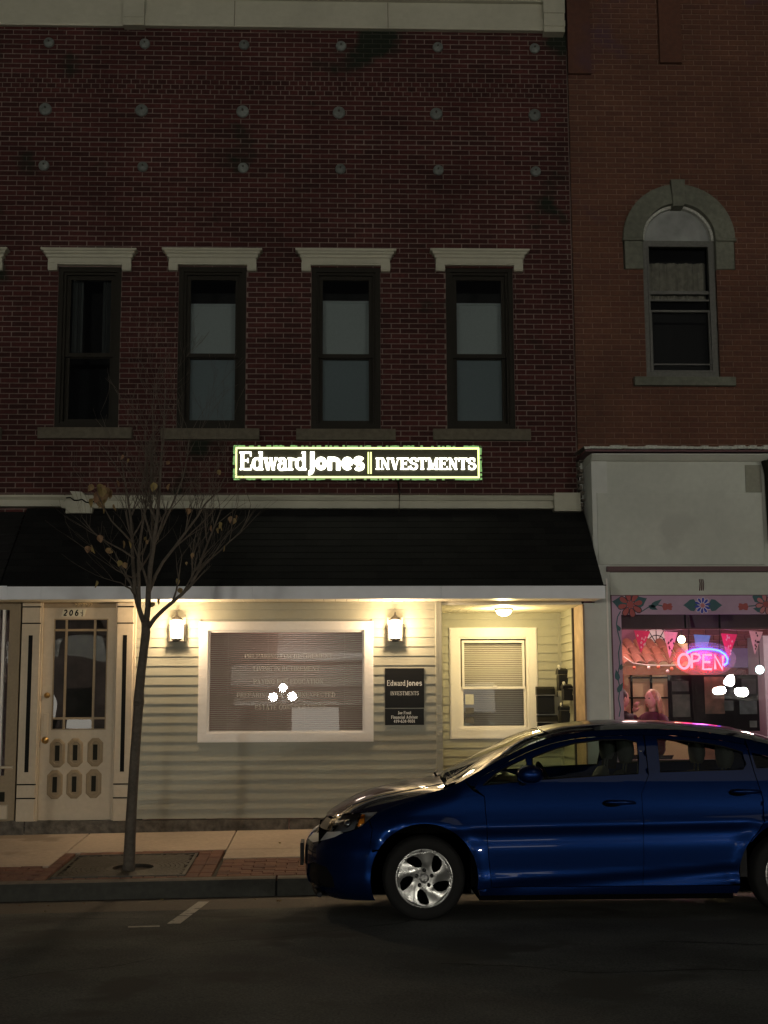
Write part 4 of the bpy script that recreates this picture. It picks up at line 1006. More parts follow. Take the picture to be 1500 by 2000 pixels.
def ring_panel(cx, cz, hw, hh, o):
    """octagonal moulded panel with a dark inlay"""
    def oc(w_, h_, c): return [(cx-w_+c, cz-h_), (cx+w_-c, cz-h_), (cx+w_, cz-h_+c), (cx+w_, cz+h_-c), (cx+w_-c, cz+h_), (cx-w_+c, cz+h_), (cx-w_, cz+h_-c), (cx-w_, cz-h_+c)]
    A, B, C = oc(hw, hh, .05), oc(hw-.012, hh-.012, .045), oc(hw-.035, hh-.035, .03)
    q = MB(); n = 8; q.v = [(a, 0.0, b) for a, b in A]+[(a, -.010, b) for a, b in B]+[(a, -.012, b) for a, b in C]+[(a, -.004, b) for a, b in oc(hw-.042, hh-.042, .026)]
    for r in range(3):
        for k in range(n): q.f.append((r*n+k, r*n+(k+1) % n, (r+1)*n+(k+1) % n, (r+1)*n+k)); q.sm.append(False)
    q.f.append(tuple(range(3*n, 4*n))); q.sm.append(False)
    pn = q.build('door_panel', M['tan'], o)
    MB().box(cx-.024, cx+.024, -.010, -.005, cz-.082, cz+.082).build('panel_inlay', M['olive'], pn)
for px, py in ((112, 1471), (147, 1470), (186, 1469), (107, 1532.5), (145, 1531.5), (183, 1530.5)):
    p = at(px, py, YS+.03); ring_panel(p.x-jx0, p.z-.405, .083, .152, dl)
for px, py, r_ in ((91, 1358, .028), (87, 1446, .034)):
    p = at(px, py, YS); MB().lathe([(.001, -.06), (r_*.7, -.055), (r_, -.035), (r_*.6, -.015), (r_*1.1, -.006), (r_*1.15, 0)], (p.x-jx0, 0, p.z-.405), 14, 'y').build('door_knob', M['brass'], dl)
p = at(88, 1415, YS); MB().bbox(p.x-jx0-.025, p.x-jx0+.025, -.012, 0, p.z-.405-.11, p.z-.405+.12, .003).build('lock_plate', M['beige'], dl)
# number card
nc = MB(); ydc = YS+.02; a, b, c, d = X(120, 1197, ydc), X(168, 1197, ydc), Z(145, 1204, ydc), Z(145, 1190, ydc)
nc.prism([(a, c), (b-.02, c), (b, d), (a+.02, d)], lambda u, v, k: (u, k, v), ydc-.003, ydc+.008).build('number_card', mat('cream number card', (.6, .56, .42), .6, var=.05, bump=0), de)
Gn = {'2': ([(arc(.28, .70, .22, .27, 160, -20)+[(.06, .05)], .22), ([(.03, .07), (.55, .07)], .22)], .68), '0': ([(arc(.30, .5, .22, .43, 0, 360, 22), .22)], .72), '6': ([(arc(.29, .30, .21, .26, 0, 360, 20), .22), ([(.08, .32), (.12, .65), (.26, .92), (.44, .95)], .22)], .68)}
h_ = (d-c)*.82; q = MB(); letters(q, '206', Gn, .15, .15, a+.022, c+h_*.12, h_*.98, lambda u, v, k: (u+(v-c)*.12, ydc-.004-k, v), .0015, 0, .28)
letters(q, '1', {'1': ([([(.3, 0), (.3, 1)], .18)], .5)}, .1, .1, a+.222, c+h_*.66, h_*.48, lambda u, v, k: (u, ydc-.004-k, v), .0015, 0)
letters(q, '-', {'-': ([([(.0, .4), (.9, .4)], .18)], .5)}, .1, .1, a+.206, c+h_*.44, h_*.50, lambda u, v, k: (u, ydc-.004-k, v), .0015, 0)
letters(q, '2', Gn, .15, .15, a+.218, c+h_*.04, h_*.48, lambda u, v, k: (u, ydc-.004-k, v), .0015, 0)
q.build('number_ink', M['black'], de, fix=False)
q = MB()   # carved motif on the header
for k in range(7):
    px = 148+k*5; p = at(px, 1180, YS+.02); s_ = 1 if k % 2 else .7
    q.tube([(p.x-.02, YS+.018, p.z+.025*s_), (p.x+.012, YS+.014, p.z), (p.x-.012, YS+.018, p.z-.03*s_)], .006, 5)
q.build('carved_motif', mat('gilt motif', (.5, .38, .2), .5), de)
# left shop bay
lb = thing('shop_window_bay', 'old shop window with white mullions at the left edge of the photo', 'shop window')
x1b = X(34, 1400, YS)
q = MB(); zsb = Z(10, 1200, YS)
q.box(-7.2, x1b, YS, YS+.05, zsb+.05, ZTOP); q.box(x1b-.12, x1b, YS-.0, YS+.06, .40, zsb+.05); q.box(-7.2, x1b-.12, YS, YS+.05, .40, Z(10, 1515, YS)); q.build('bay_frame', M['tan'], lb)
q = MB(); zsb0 = Z(10, 1515, YS)
for px in (10, 24, 36): 
    a = X(px, 1300, YS+.02)-.18; q.box(a, a+.03, YS-.01, YS+.03, zsb0, zsb+.05)
for k in range(9): a = -7.0+k*.35; q.box(a, a+.03, YS-.01, YS+.03, zsb0, zsb+.05)
q.build('mullion', M['wtrim'], lb)
q = MB(); q.quad((-7.2, YS+.03, zsb0), (x1b-.12, YS+.03, zsb0), (x1b-.12, YS+.03, zsb+.05), (-7.2, YS+.03, zsb+.05)); q.build('pane', M['oglass'], lb, fix=False)
q = MB(); q.box(-7.2, x1b, .6, .65, .3, 2.8); q.box(x1b-.03, x1b, YS+.06, .6, .3, 2.8); q.build('shop_interior', mat('dull plum wall', (.10, .05, .055), .8, var=.3, bump=0, scale=3), lb)
q = MB(); p = at(8, 1485, YS); q.bbox(p.x-.5, p.x+.1, YS-.02, YS-.001, Z(10, 1502, YS), Z(10, 1520, YS)+.13, .01); q.bbox(p.x-.5, p.x+.06, YS-.02, YS-.001, .42, Z(10, 1572, YS), .01); q.build('apron_panel', M['beige'], lb)
q = MB(); q.box(p.x-.4, X(9, 1555, YS), YS-.012, YS-.001, Z(0, 1566, YS), Z(0, 1547, YS)); q.build('panel_inlay', M['olive'], lb)
# ------------------------------------------------------------------ neighbouring restaurant front
YN = -.55
rs = thing('restaurant_front', 'white painted restaurant shopfront with lilac flower painted window frame', 'shopfront')
xp0, xp1 = XR+.006, X(1196, 1300, YN); zN1 = Z(1300, 889, YN)
q = MB(); q.box(xp0+.025, xp1, YN, 0, .25, ZF0-.003); q.box(CX1+.012, xp1, YN, 0, ZF0-.002, zN1-.003); q.quad((XB+.01, -.03, ZF1), (CX1+.01, -.03, ZF1), (CX1+.01, -.03, zN1), (XB+.01, -.03, zN1))
q.build('pier', M['pier'], rs)
q = MB(); q.box(xp1-.05, xp1-.03, YN-.012, YN-.001, .3, Z(1190, 1130, YN)); q.build('pier_bead', M['wtrim'], rs)
xw1 = 7.6
q = MB(); q.box(CX1+.014, xw1, YN+.02, 0, Z(1300, 963, YN), zN1); q.box(xp1-.12, xw1, YN+.03, 0, Z(1300, 1107, YN), Z(1300, 963, YN)); q.build('upper_board', M['nwhite'], rs)
q = MB(); q.bbox(X(1166, 1000, YN), X(1489, 1000, YN), YN-.01, YN+.03, Z(1300, 1103, YN), Z(1300, 963, YN), .004); q.build('plywood_sheet', M['nwhite'], rs)
q = MB(); mould(q, CX1+.005, xw1, [(-YN+.03, zN1-.07), (-YN+.10, zN1-.01), (-YN+.10, zN1+.0), (-YN-.2, zN1+.02)]); q.build('cornice_mould', M['nwhite'], rs)
q = MB(); q.box(X(1140, 885, YN), xw1, YN-.10, 0, zN1+.021, zN1+.045); q.build('maroon_band', M['maroon'], rs)
q = MB(); rnd = random.Random(4); x = X(1137, 880, YN)
while x < xw1:
    x2 = x+rnd.uniform(.05, .13); zt_ = zN1+.082+rnd.uniform(-.008, .012)
    q.quad((x, YN-.125, zN1+.046+rnd.uniform(0, .008)), (x2, YN-.125, zN1+.046+rnd.uniform(0, .008)), (x2, YN-.12, zt_), (x, YN-.12, zt_)); q.quad((x, YN-.12, zt_), (x2, YN-.12, zt_), (x2, 0, zt_+.03), (x, 0, zt_+.03)); x = x2
q.build('cap_flashing', M['peel'], rs)
q = MB(); rnd = random.Random(9)   # broken masonry between the two fronts
for k in range(16):
    a, c = X(1128, 930, -.1)+rnd.uniform(0, .05), Z(1135, 1000, -.1)+k*.042; q.box(a, a+rnd.uniform(.03, .08), -.06-rnd.uniform(0, .1), 0, c, c+rnd.uniform(.02, .04))
tag(q.build('broken_masonry', M['found'], rs), kind='stuff')
q = MB(); q.box(X(1184, 1110, YN), xw1, YN-.05, YN+.02, Z(1300, 1117, YN), Z(1300, 1107, YN)); q.build('maroon_strip', M['maroon'], rs)
zb0, zb1 = Z(1300, 1162, YN), Z(1300, 1118, YN)
q = MB(); q.box(xp1-.0, xw1, YN-.01, YN+.1, zb0, zb1-.001); q.box(xp1, xw1, YN-.03, YN-.01, zb0, zb0+.06); q.box(xp1, xw1, YN-.022, YN-.01, zb0+.065, zb0+.085)
q.box(X(1375, 1150, YN), X(1380, 1150, YN), YN-.034, YN-.03, zb0-.002, zb0+.10); q.build('lintel_beam', M['nwhite'], rs)
q = MB(); p = at(1370, 1140, YN-.012)
for dx in (-.03, -.01, .01): q.tube([(p.x+dx, YN-.035, p.z-.08), (p.x+dx+.01, YN-.035, p.z), (p.x+dx+.004, YN-.025, p.z+.05)], .005, 5)
q.build('old_bracket', M['maroon'], rs)
xg0 = X(1216, 1300, YN); zg1 = Z(1300, 1200, YN); zg0 = .95
q = MB(); q.box(xp1+.01, xw1, YN+.0, YN+.06, zg1, zb0-.002); q.box(xp1+.01, xg0, YN, YN+.06, .95, zg1); q.build('window_surround', M['purple'], rs)
q = MB(); q.box(xp1-.002, xp1+.01, YN-.012, YN+.05, .3, zb0); q.box(xp1, xw1, YN-.008, YN, zb0-.008, zb0-.001); q.build('surround_edge', M['maroon'], rs)
q = MB(); q.box(xp1, xw1, YN, YN+.1, .25, .94); q.build('bulkhead_panel', M['nwhite'], rs)
q = MB(); q.box(xg0, xw1, YN+.03, YN+.05, Z(1300, 1229, YN), Z(1300, 1226, YN)); q.box(xg0, xw1, YN+.03, YN+.20, zg0, zg0+.05)
q.build('window_rail', M['maroon'], rs)
q = MB(); zr_ = Z(1300, 1228, YN); q.quad((xg0, YN+.032, zg0), (xw1, YN+.032, zg0), (xw1, YN+.048, zr_), (xg0, YN+.048, zr_)); q.build('window_pane', M['clear'], rs, fix=False)
q = MB(); q.quad((xg0, YN+.045, zr_), (xw1, YN+.045, zr_), (xw1, YN+.045, zg1), (xg0, YN+.045, zg1)); q.build('transom_pane', M['door_glass'], rs, fix=False)
q = MB()
q.box(xg0, xw1, YN+.10, YN+.12, zr_+.0, zg1+.1); q.build('transom_board', mat('plum board', (.16, .10, .15), .7, var=.2, bump=0, scale=4), rs)
for px in (1338, 1405): a = X(px, 1215, YN+.04); MB().box(a-.008, a+.008, YN+.03, YN+.044, zr_, zg1).build('glazing_bar', M['black'], rs)
# painted flowers (thin flat paint on the surround)
PT = {'r': mat('brick red flower paint', (.36, .07, .07), .6, var=.1, bump=0), 'k': mat('dark outline paint', (.06, .015, .03), .6, var=0, bump=0), 't': mat('teal leaf paint', (.03, .10, .12), .6, var=.1, bump=0), 'b': mat('blue flower paint', (.03, .05, .42), .6, var=0, bump=0), 'p': mat('pink petal paint', (.5, .18, .2), .6, var=0, bump=0), 'w': mat('white paint line', (.7, .6, .7), .6, var=0, bump=0)}
lev = [0]
def blob(q, cx, cz, ang_, L_, W_, tip=1.0):
    lev[0] += 1; d = YN-.0015-(lev[0] % 9)*.0002; n = 12; P = []
    for k in range(n):
        t = 2*PI*k/n; u = math.cos(t)*L_/2; v = math.sin(t)*W_/2*(1-.45*tip*math.cos(t) if tip else 1)
        if tip > 1: v *= max(.0, (1-abs(math.cos(t))**3))+.02
        P.append((cx+u*math.cos(ang_)-v*math.sin(ang_), d, cz+u*math.sin(ang_)+v*math.cos(ang_)))
    q.quad(*P)
def pt_(px, py): p = at(px, py, YN); return p.x, p.z
def flower(px, py, r_, n, c, outline, centre):
    cx, cz = pt_(px, py); qo, q_ = MB(), MB()
    for k in range(n):
        a = 2*PI*k/n+.2; x_, z_ = cx+math.cos(a)*r_*.62, cz+math.sin(a)*r_*.62
        lev[0] = 0; blob(qo, x_, z_, a, r_*.80, r_*.50*8/n, -.6)
        lev[0] = 3; blob(q_, x_, z_, a, r_*.66, r_*.36*8/n, -.6)
    qo.build('painted_outline', outline, rs, fix=False); q_.build('painted_petals', c, rs, fix=False)
    q_ = MB(); lev[0] = 6; blob(q_, cx, cz, 0, r_*.55, r_*.55, 0); q_.build('painted_centre', centre, rs, fix=False)
q = MB()
for px, py, a, L_, W_ in ((1209, 1177, 170, .17, .13), (1252, 1174, 25, .16, .11), (1282, 1178, 35, .17, .05), (1276, 1187, -25, .12, .05), (1348, 1182, 180, .17, .12), (1397, 1182, 0, .17, .12), (1484, 1170, -20, .18, .09), (1480, 1190, 170, .12, .06), (1205, 1318, 100, .14, .05), (1212, 1342, 60, .14, .05), (1208, 1226, 110, .08, .04), (1213, 1302, 80, .08, .04)):
    lev[0] = 1+px % 2; cx, cz = pt_(px, py); blob(q, cx, cz, math.radians(a), L_, W_, 2)
q.build('painted_leaves', PT['t'], rs, fix=False)
q = MB()
def vine(q, pts, w_=.012):
    P = [at(a, b, YN) for a, b in pts]
    for a, b in zip(P, P[1:]):
        d = (b-a).normalized(); n_ = Vector((-d.z, 0, d.x))*w_/2; y_ = Vector((0, -.0012, 0)); q.quad(a+n_+y_, b+n_+y_, b-n_+y_, a-n_+y_)
vine(q, [(1212, 1194), (1206, 1205), (1204, 1220), (1207, 1236), (1212, 1255), (1208, 1275), (1210, 1300), (1206, 1320), (1211, 1345), (1208, 1365), (1212, 1385), (1209, 1400)])
vine(q, [(1252, 1195), (1268, 1185), (1282, 1181), (1296, 1184)]); vine(q, [(1462, 1184), (1474, 1183), (1485, 1180)])
q.build('painted_vine', PT['t'], rs, fix=False)
flower(1231, 1181, .145, 8, PT['r'], PT['k'], PT['r']); flower(1372, 1182.5, .095, 10, PT['b'], PT['w'], PT['p']); flower(1496, 1180, .12, 8, PT['p'], PT['k'], PT['r'])
q = MB()
for px in (1300, 1455):
    for a in (-35, 0, 35): lev[0] = 4+(a+35)//35; cx, cz = pt_(px, 1185); s_ = 1 if px == 1300 else -1; blob(q, cx+.02*s_, cz, (0 if s_ > 0 else PI)+math.radians(a), .12, .05, .3)
tag(q.build('painted_buds', PT['r'], rs, fix=False), kind='stuff')
# interior shell
yI = YN+.06
q = MB(); q.box(XR+.2, 7.6, 3.2, 3.25, .3, 3.0); q.box(XR+.03, XR+.2, yI+.1, 3.2, .3, 3.0); q.box(XR+.2, 7.6, yI, 3.2, .25, .3); q.box(XR+.2, 7.6, yI, 3.2, 2.95, 3.0); q.build('dining_room', mat('warm plaster wall', (.34, .15, .22), .8, var=.08, bump=.1), rs)
bm_ = MB().bbox(-.105, .105, -.03, .0, -.034, .034, .004).mesh('brick'); bm_.materials.append(mat('interior plum brick', (.15, .055, .06), .8, var=.2, bump=.3, color2=(.11, .05, .075), obrand=1))
zz = Z(1440, 1345, 3.2); r = 0
while zz < Z(1440, 1225, 3.2):
    x = X(1300, 1280, 3.2)+(.11 if r % 2 else 0)
    while x < X(1540, 1280, 3.2):
        inst('brick', bm_, rs, (x, 3.2, zz)); x += .222
    zz += .078; r += 1
pc = at(1400, 1362, 3.1)
for k in range(15):
    a = math.radians(15+150*k/14); inst('brick', bm_, rs, (pc.x+.42*math.cos(a), 3.14, pc.z+.42*math.sin(a)), (0, -a, 0))
MB().box(pc.x-.30, pc.x+.30, 3.12, 3.16, .3, pc.z+.12).build('wood_door', mat('reddish wood', (.25, .09, .05), .5, var=.3, bump=.1, scale=9), rs)
a = at(1440, 1290, 3.1); MB().bbox(a.x-.12, a.x+.22, 3.1, 3.16, a.z-.1, a.z+.17, .004).build('framed_picture', mat('slate blue board', (.12, .10, .22), .6, var=.1, bump=0), rs)
a = at(1494, 1330, 2.4); MB().box(a.x, a.x+1.2, 2.4, 3.1, .3, 2.5).build('grey_partition', mat('pale grey wall', (.35, .37, .42), .7, var=.05, bump=0), rs)
# tiled lean-to inside
tw_ = thing('tiled_awning', 'small terracotta tile roof inside the restaurant window, at its left', 'tiled awning')
p0 = at(1222, 1298, 1.4); tm = MB()
n = 8
for k in range(n): 
    a, b = PI*k/n, PI*(k+1)/n
    tm.quad((.07*math.cos(a), 0, .05*math.sin(a)), (.07*math.cos(b), 0, .05*math.sin(b)), (.06*math.cos(b), .30, .045*math.sin(b)+.12), (.06*math.cos(a), .30, .045*math.sin(a)+.12), smooth=True)
    tm.quad((.07*math.cos(a), 0, .05*math.sin(a)), (.07*math.cos(b), 0, .05*math.sin(b)), (.058*math.cos(b), 0, .038*math.sin(b)), (.058*math.cos(a), 0, .038*math.sin(a)))
tme = tm.mesh('roof_tile'); tme.materials.append(mat('terracotta', (.27, .10, .06), .7, var=.2, bump=.2, color2=(.20, .08, .055), obrand=1))
for r in range(3):
    for k in range(7): inst('roof_tile', tme, tw_, (p0.x-.1+k*.145+(r % 2)*.02, 1.4+r*.24, p0.z+r*.10))
MB().box(p0.x-.25, p0.x+1.0, 1.42, 1.5, p0.z-.13, p0.z-.02).build('awning_beam', mat('brown beam', (.18, .08, .035), .6, var=.2, bump=.1), tw_)
MB().box(p0.x-.35, p0.x+1.0, 2.2, 2.25, .3, p0.z+.3).build('cream_wall', mat('cream lit wall', (.70, .55, .30), .7, var=.05, bump=0), tw_)
q = MB(); 
for z_ in (-.16, -.42, -.68): q.box(p0.x+.2, p0.x+.75, 2.12, 2.2, p0.z+z_, p0.z+z_+.02)
for x_ in (.22, .48, .73): q.box(p0.x+x_, p0.x+x_+.02, 2.13, 2.19, p0.z-.7, p0.z-.05)
q.build('shelf_rack', M['black'], tw_)
MB().box(p0.x-.1, p0.x+.08, 1.9, 1.93, p0.z-.42, p0.z-.10).build('orange_notice', mat('orange paper', (.75, .20, .07), .6, var=.15, bump=0), tw_)
# fan light inside
fl = thing('fan_window', 'white half round fanlight with dark spokes inside the restaurant', 'fanlight'); p = at(1282, 1257, 2.9)
q = MB(); q.prism([(p.x+.23*math.cos(PI*k/16), p.z+.23*math.sin(PI*k/16)*.95) for k in range(17)], lambda u, v, d: (u, d, v), 2.9, 2.93); q.build('white_board', mat('white board', (.8, .8, .78), .5, var=0, bump=0), fl)
q = MB()
for k in range(7): a = PI*k/6; q.tube([(p.x, 2.893, p.z), (p.x+.22*math.cos(a), 2.893, p.z+.21*math.sin(a))], .006, 5)
for r_ in (.12, .22): q.tube([(p.x+r_*math.cos(PI*k/16), 2.893, p.z+r_*.95*math.sin(PI*k/16)) for k in range(17)], .006, 5)
q.build('spokes', M['black'], fl)
# bunting
bn = thing('bunting', 'string of pink, white and teal paper pennants across the restaurant window', 'bunting')
yb_ = YN+.35
flags = [(1238, 1270, 1231, 1276, 'm', 3), (1296, 1324, 1233, 1286, 'c', 3), (1355, 1388, 1239, 1263, 'g', 4), (1408, 1440, 1237, 1290, 'm', 3), (1463, 1490, 1232, 1279, 'c', 3)]
FM = {'m': mat('magenta paper', (.75, .04, .16), .6, var=.1, bump=0), 'c': mat('cream cut paper', (.75, .55, .52), .6, var=.1, bump=0), 'g': mat('teal paper', (.08, .38, .42), .6, var=.1, bump=0)}
q = MB(); q.tube([at(px, 1229+3*math.sin(px*.04), yb_) for px in range(1212, 1530, 12)], .003, 5); q.build('string', M['slat'], bn)
for a, b, c, d, m_, n in flags:
    A, B, C = at(a, c, yb_), at(b, c+2, yb_), at((a+b)/2-3, d, yb_+.02)
    if n == 3: P = [A, B, C]
    else: P = [A, B, at(b-6, d, yb_), at(a+4, d, yb_)]
    o = MB().prism([(v.x, v.z) for v in P], lambda u, v, d: (u, d, v), yb_, yb_+.003).build('pennant', FM[m_], bn)
    q = MB(); rnd = random.Random(a)
    if n == 3:
        for k in range(9):
            s_, t_ = rnd.uniform(.12, .88), rnd.uniform(.08, .8); u = A.lerp(B, .5+(s_-.5)*(1-t_)).lerp(C, 0); x_, z_ = A.x+(B.x-A.x)*(.5+(s_-.5)*(1-t_)), A.z+(C.z-A.z)*t_
            q.prism([(x_-.010, z_), (x_, z_-.016), (x_+.010, z_), (x_, z_+.016)], lambda u, v, d: (u, d, v), yb_-.003, yb_-.001)
        q.build('cut_out', M['plum'] if 'plum' in M else PT['k'] if m_ == 'c' else FM['c'], o)
# bulbs on a string
bs = thing('light_string', 'string of small red and white bulbs below the tiled roof', 'string lights')
q = MB(); q.tube([at(a, b, 1.3) for a, b in ((1218, 1283), (1235, 1295), (1262, 1299), (1290, 1300), (1325, 1299))], .008, 5); q.build('string', M['slat'], bs)
for px, py, c in ((1239, 1304, (.9, .2, .1)), (1267, 1304, (.9, .8, .7)), (1286, 1303, (.9, .2, .1)), (1304, 1311, (.9, .7, .7)), (1312, 1306, (.9, .2, .1))):
    MB().sphere(at(px, py, 1.28), .022, 8, 6).build('bulb', mat('coloured bulb', c, .3, var=0, bump=0), bs)
for px, py, Y_, c, s_, lb_ in ((1331, 1249, .8, (1, .88, .55), 22, 'bright round lamp hanging inside the restaurant window above the neon sign'), (1484, 1308, .5, (.65, .95, .9), 8, 'pale bluish globe lamp at the right of the restaurant window')):
    p = at(px, py, Y_); t = thing('pendant_lamp', lb_, 'lamp', p)
    MB().sphere((0, 0, 0), .045 if s_ > 10 else .05, 12, 8).build('globe', emat('lit globe', c, s_), t); MB().tube([(0, 0, .045), (0, 0, 2.95-p.z)], .004, 5).build('cord', M['black'], t)
for x_, e_ in ((3.6, 55), (5.4, 55)):
    t = thing('ceiling_light', 'round ceiling light inside the restaurant, %s' % ('left' if x_ < 4 else 'right'), 'ceiling light', (x_, 1.1, 2.94))
    MB().lathe([(.001, -.05), (.14, -.045), (.16, 0)], n=16).build('shade', emat('lit shade', (1, .86, .68), 6), t)
    l = bpy.data.lights.new('room_light', 'POINT'); l.energy = e_; l.color = (1, .66, .60); l.shadow_soft_size = .12; lo = bpy.data.objects.new('room_light', l); COL.objects.link(lo); lo.parent = t; lo.location = (0, 0, -.15)
# menu poster
mp = thing('menu_poster', 'large dark menu poster taped inside the restaurant window', 'poster'); ym = YN+.07
a, b, c, d = X(1305, 1370, ym), X(1482, 1370, ym), Z(1400, 1428, ym), Z(1400, 1318, ym)
MB().box(a, b, ym, ym+.004, c, d).build('poster_sheet', mat('dark poster', (.014, .010, .014), .6, spec=.05, var=0, bump=0), mp)
def pr(px0, px1, y0, y1, col, var=.4):
    MB().box(X(px0, y0, ym), X(px1, y0, ym), ym-.002, ym-.0005, Z(1400, y1, ym), Z(1400, y0, ym)).build('picture_reflection_patch', mat('print', col, .5, var=var, bump=0, scale=12, bigvar=.5, bigscale=9), mp)
pr(1312, 1345, 1330, 1350, (.05, .045, .05)); pr(1313, 1347, 1356, 1400, (.08, .065, .06)); pr(1375, 1413, 1322, 1394, (.16, .055, .035)); pr(1414, 1432, 1368, 1388, (.07, .07, .08)); pr(1444, 1478, 1369, 1395, (.09, .095, .11)); pr(1448, 1476, 1326, 1356, (.05, .03, .045)); pr(1464, 1478, 1408, 1421, (.10, .10, .10))  # tall brown patch paints the wood strip reflected in the sheet
# neon OPEN sign
no = thing('neon_sign', 'red neon OPEN sign with a blue arc in the restaurant window', 'neon sign'); yn = YN+.10
NR = emat('red neon tube', (1, .030, .042), 18); NB = emat('blue neon tube', (.04, .075, 1), 11)
def nz(pts): return [at(a, b, yn-.02) for a, b in pts]
def ntube(pts, m_, nm, r_=.0145): q = MB(); q.tube(nz(pts), r_, 8); q.build(nm, m_, no)
ntube([(1336+11*math.cos(t), 1291.5+14*math.sin(t)) for t in [2*PI*k/20 for k in range(21)]], NR, 'neon_letter')
ntube([(1351, 1305), (1351.5, 1278), (1358, 1277), (1365, 1279), (1367, 1284), (1363, 1290), (1352, 1292)], NR, 'neon_letter')
ntube([(1390, 1279), (1374, 1279), (1373, 1307), (1390, 1307)], NR, 'neon_letter'); ntube([(1374, 1293), (1387, 1293)], NR, 'neon_letter')
ntube([(1397, 1307), (1396, 1280), (1411, 1307), (1412, 1281)], NR, 'neon_letter')
ntube([(1342, 1275), (1352, 1270), (1370, 1267), (1390, 1268), (1405, 1271), (1416, 1278), (1421, 1287), (1420, 1295), (1414, 1299)], NB, 'neon_arc', .012)
gl = bpy.data.materials.new('halo catching acrylic'); gl.use_nodes = True; N_, L_ = gl.node_tree.nodes, gl.node_tree.links; N_.remove(N_['Principled BSDF'])
a_ = N_.new('ShaderNodeBsdfTransparent'); b_ = N_.new('ShaderNodeBsdfDiffuse'); b_.inputs[0].default_value = (.85, .85, .9, 1); c_ = N_.new('ShaderNodeMixShader'); c_.inputs[0].default_value = .09
L_.new(a_.outputs[0], c_.inputs[1]); L_.new(b_.outputs[0], c_.inputs[2]); L_.new(c_.outputs[0], N_['Material Output'].inputs[0])
cx_, cz_ = X(1376, 1287, yn), Z(1376, 1287, yn); q = MB()
q.prism([(cx_+.36*math.cos(2*PI*k/32), cz_+.19*math.sin(2*PI*k/32)) for k in range(32)], lambda u, v, d: (u, d, v), yn+.012, yn+.016); q.build('halo_backing', gl, no)  # plate added behind the tubes to catch their light as a halo
l = bpy.data.lights.new('neon_light', 'POINT'); l.energy = 7; l.color = (.72, .16, 1); l.shadow_soft_size = .10; lo = bpy.data.objects.new('neon_light', l); COL.objects.link(lo); lo.parent = no; lo.location = (cx_, yn-.035, cz_+.02)
q = MB(); 
for px in (1345, 1405): q.tube([at(px, 1270, yn), at(px, 1205, yn)], .003, 5)
q.build('hanging_chain', M['black'], no)
# downpipe
dp = thing('downpipe', 'dark downpipe at the right edge beside the white boarding', 'downpipe')
q = MB(); a = X(1487, 900, YN-.1); q.tube([(a+.10, YN-.08, Z(1490, 1062, YN)), (a+.09, YN-.08, Z(1490, 930, YN)), (a+.06, YN-.08, Z(1490, 905, YN)), (a+.12, YN-.03, Z(1490, 895, YN))], .055, 10); q.build('pipe', M['wframe'], dp)
MB().box(X(1455, 900, YN), X(1486, 900, YN), YN+.005, YN+.02, Z(1470, 961, YN), Z(1470, 908, YN)).build('repair_patch', mat('grey patch', (.25, .25, .2), .7, var=.1), rs)

# ------------------------------------------------------------------ people (inside the restaurant)
def skin_mesh(name, pts, edges, radii, m_, parent, sub=1):
    me = bpy.data.meshes.new(name); bm = bmesh.new(); lay = bm.verts.layers.skin.verify()
    vs = [bm.verts.new(p) for p in pts]
    for a, b in edges: bm.edges.new((vs[a], vs[b]))
    for k, (v, r) in enumerate(zip(vs, radii)): v[lay].radius = r if isinstance(r, tuple) else (r, r); v[lay].use_root = (k == 0)
    bm.to_mesh(me); bm.free(); o = bpy.data.objects.new(name, me); COL.objects.link(o)
    mod = o.modifiers.new('skin', 'SKIN'); mod.use_smooth_shade = True
    if sub: s = o.modifiers.new('sub', 'SUBSURF'); s.levels = sub; s.render_levels = sub
    dg = bpy.context.evaluated_depsgraph_get(); nm = bpy.data.meshes.new_from_object(o.evaluated_get(dg)); o.modifiers.clear(); o.data = nm
    nm.materials.clear(); nm.materials.append(m_); o.parent = parent
    for p in nm.polygons: p.use_smooth = True
    return o
def chain(n0, k): return [(n0+i, n0+i+1) for i in range(k-1)]
SKN = mat('skin', (.66, .42, .32), .5, var=.05, bump=0)
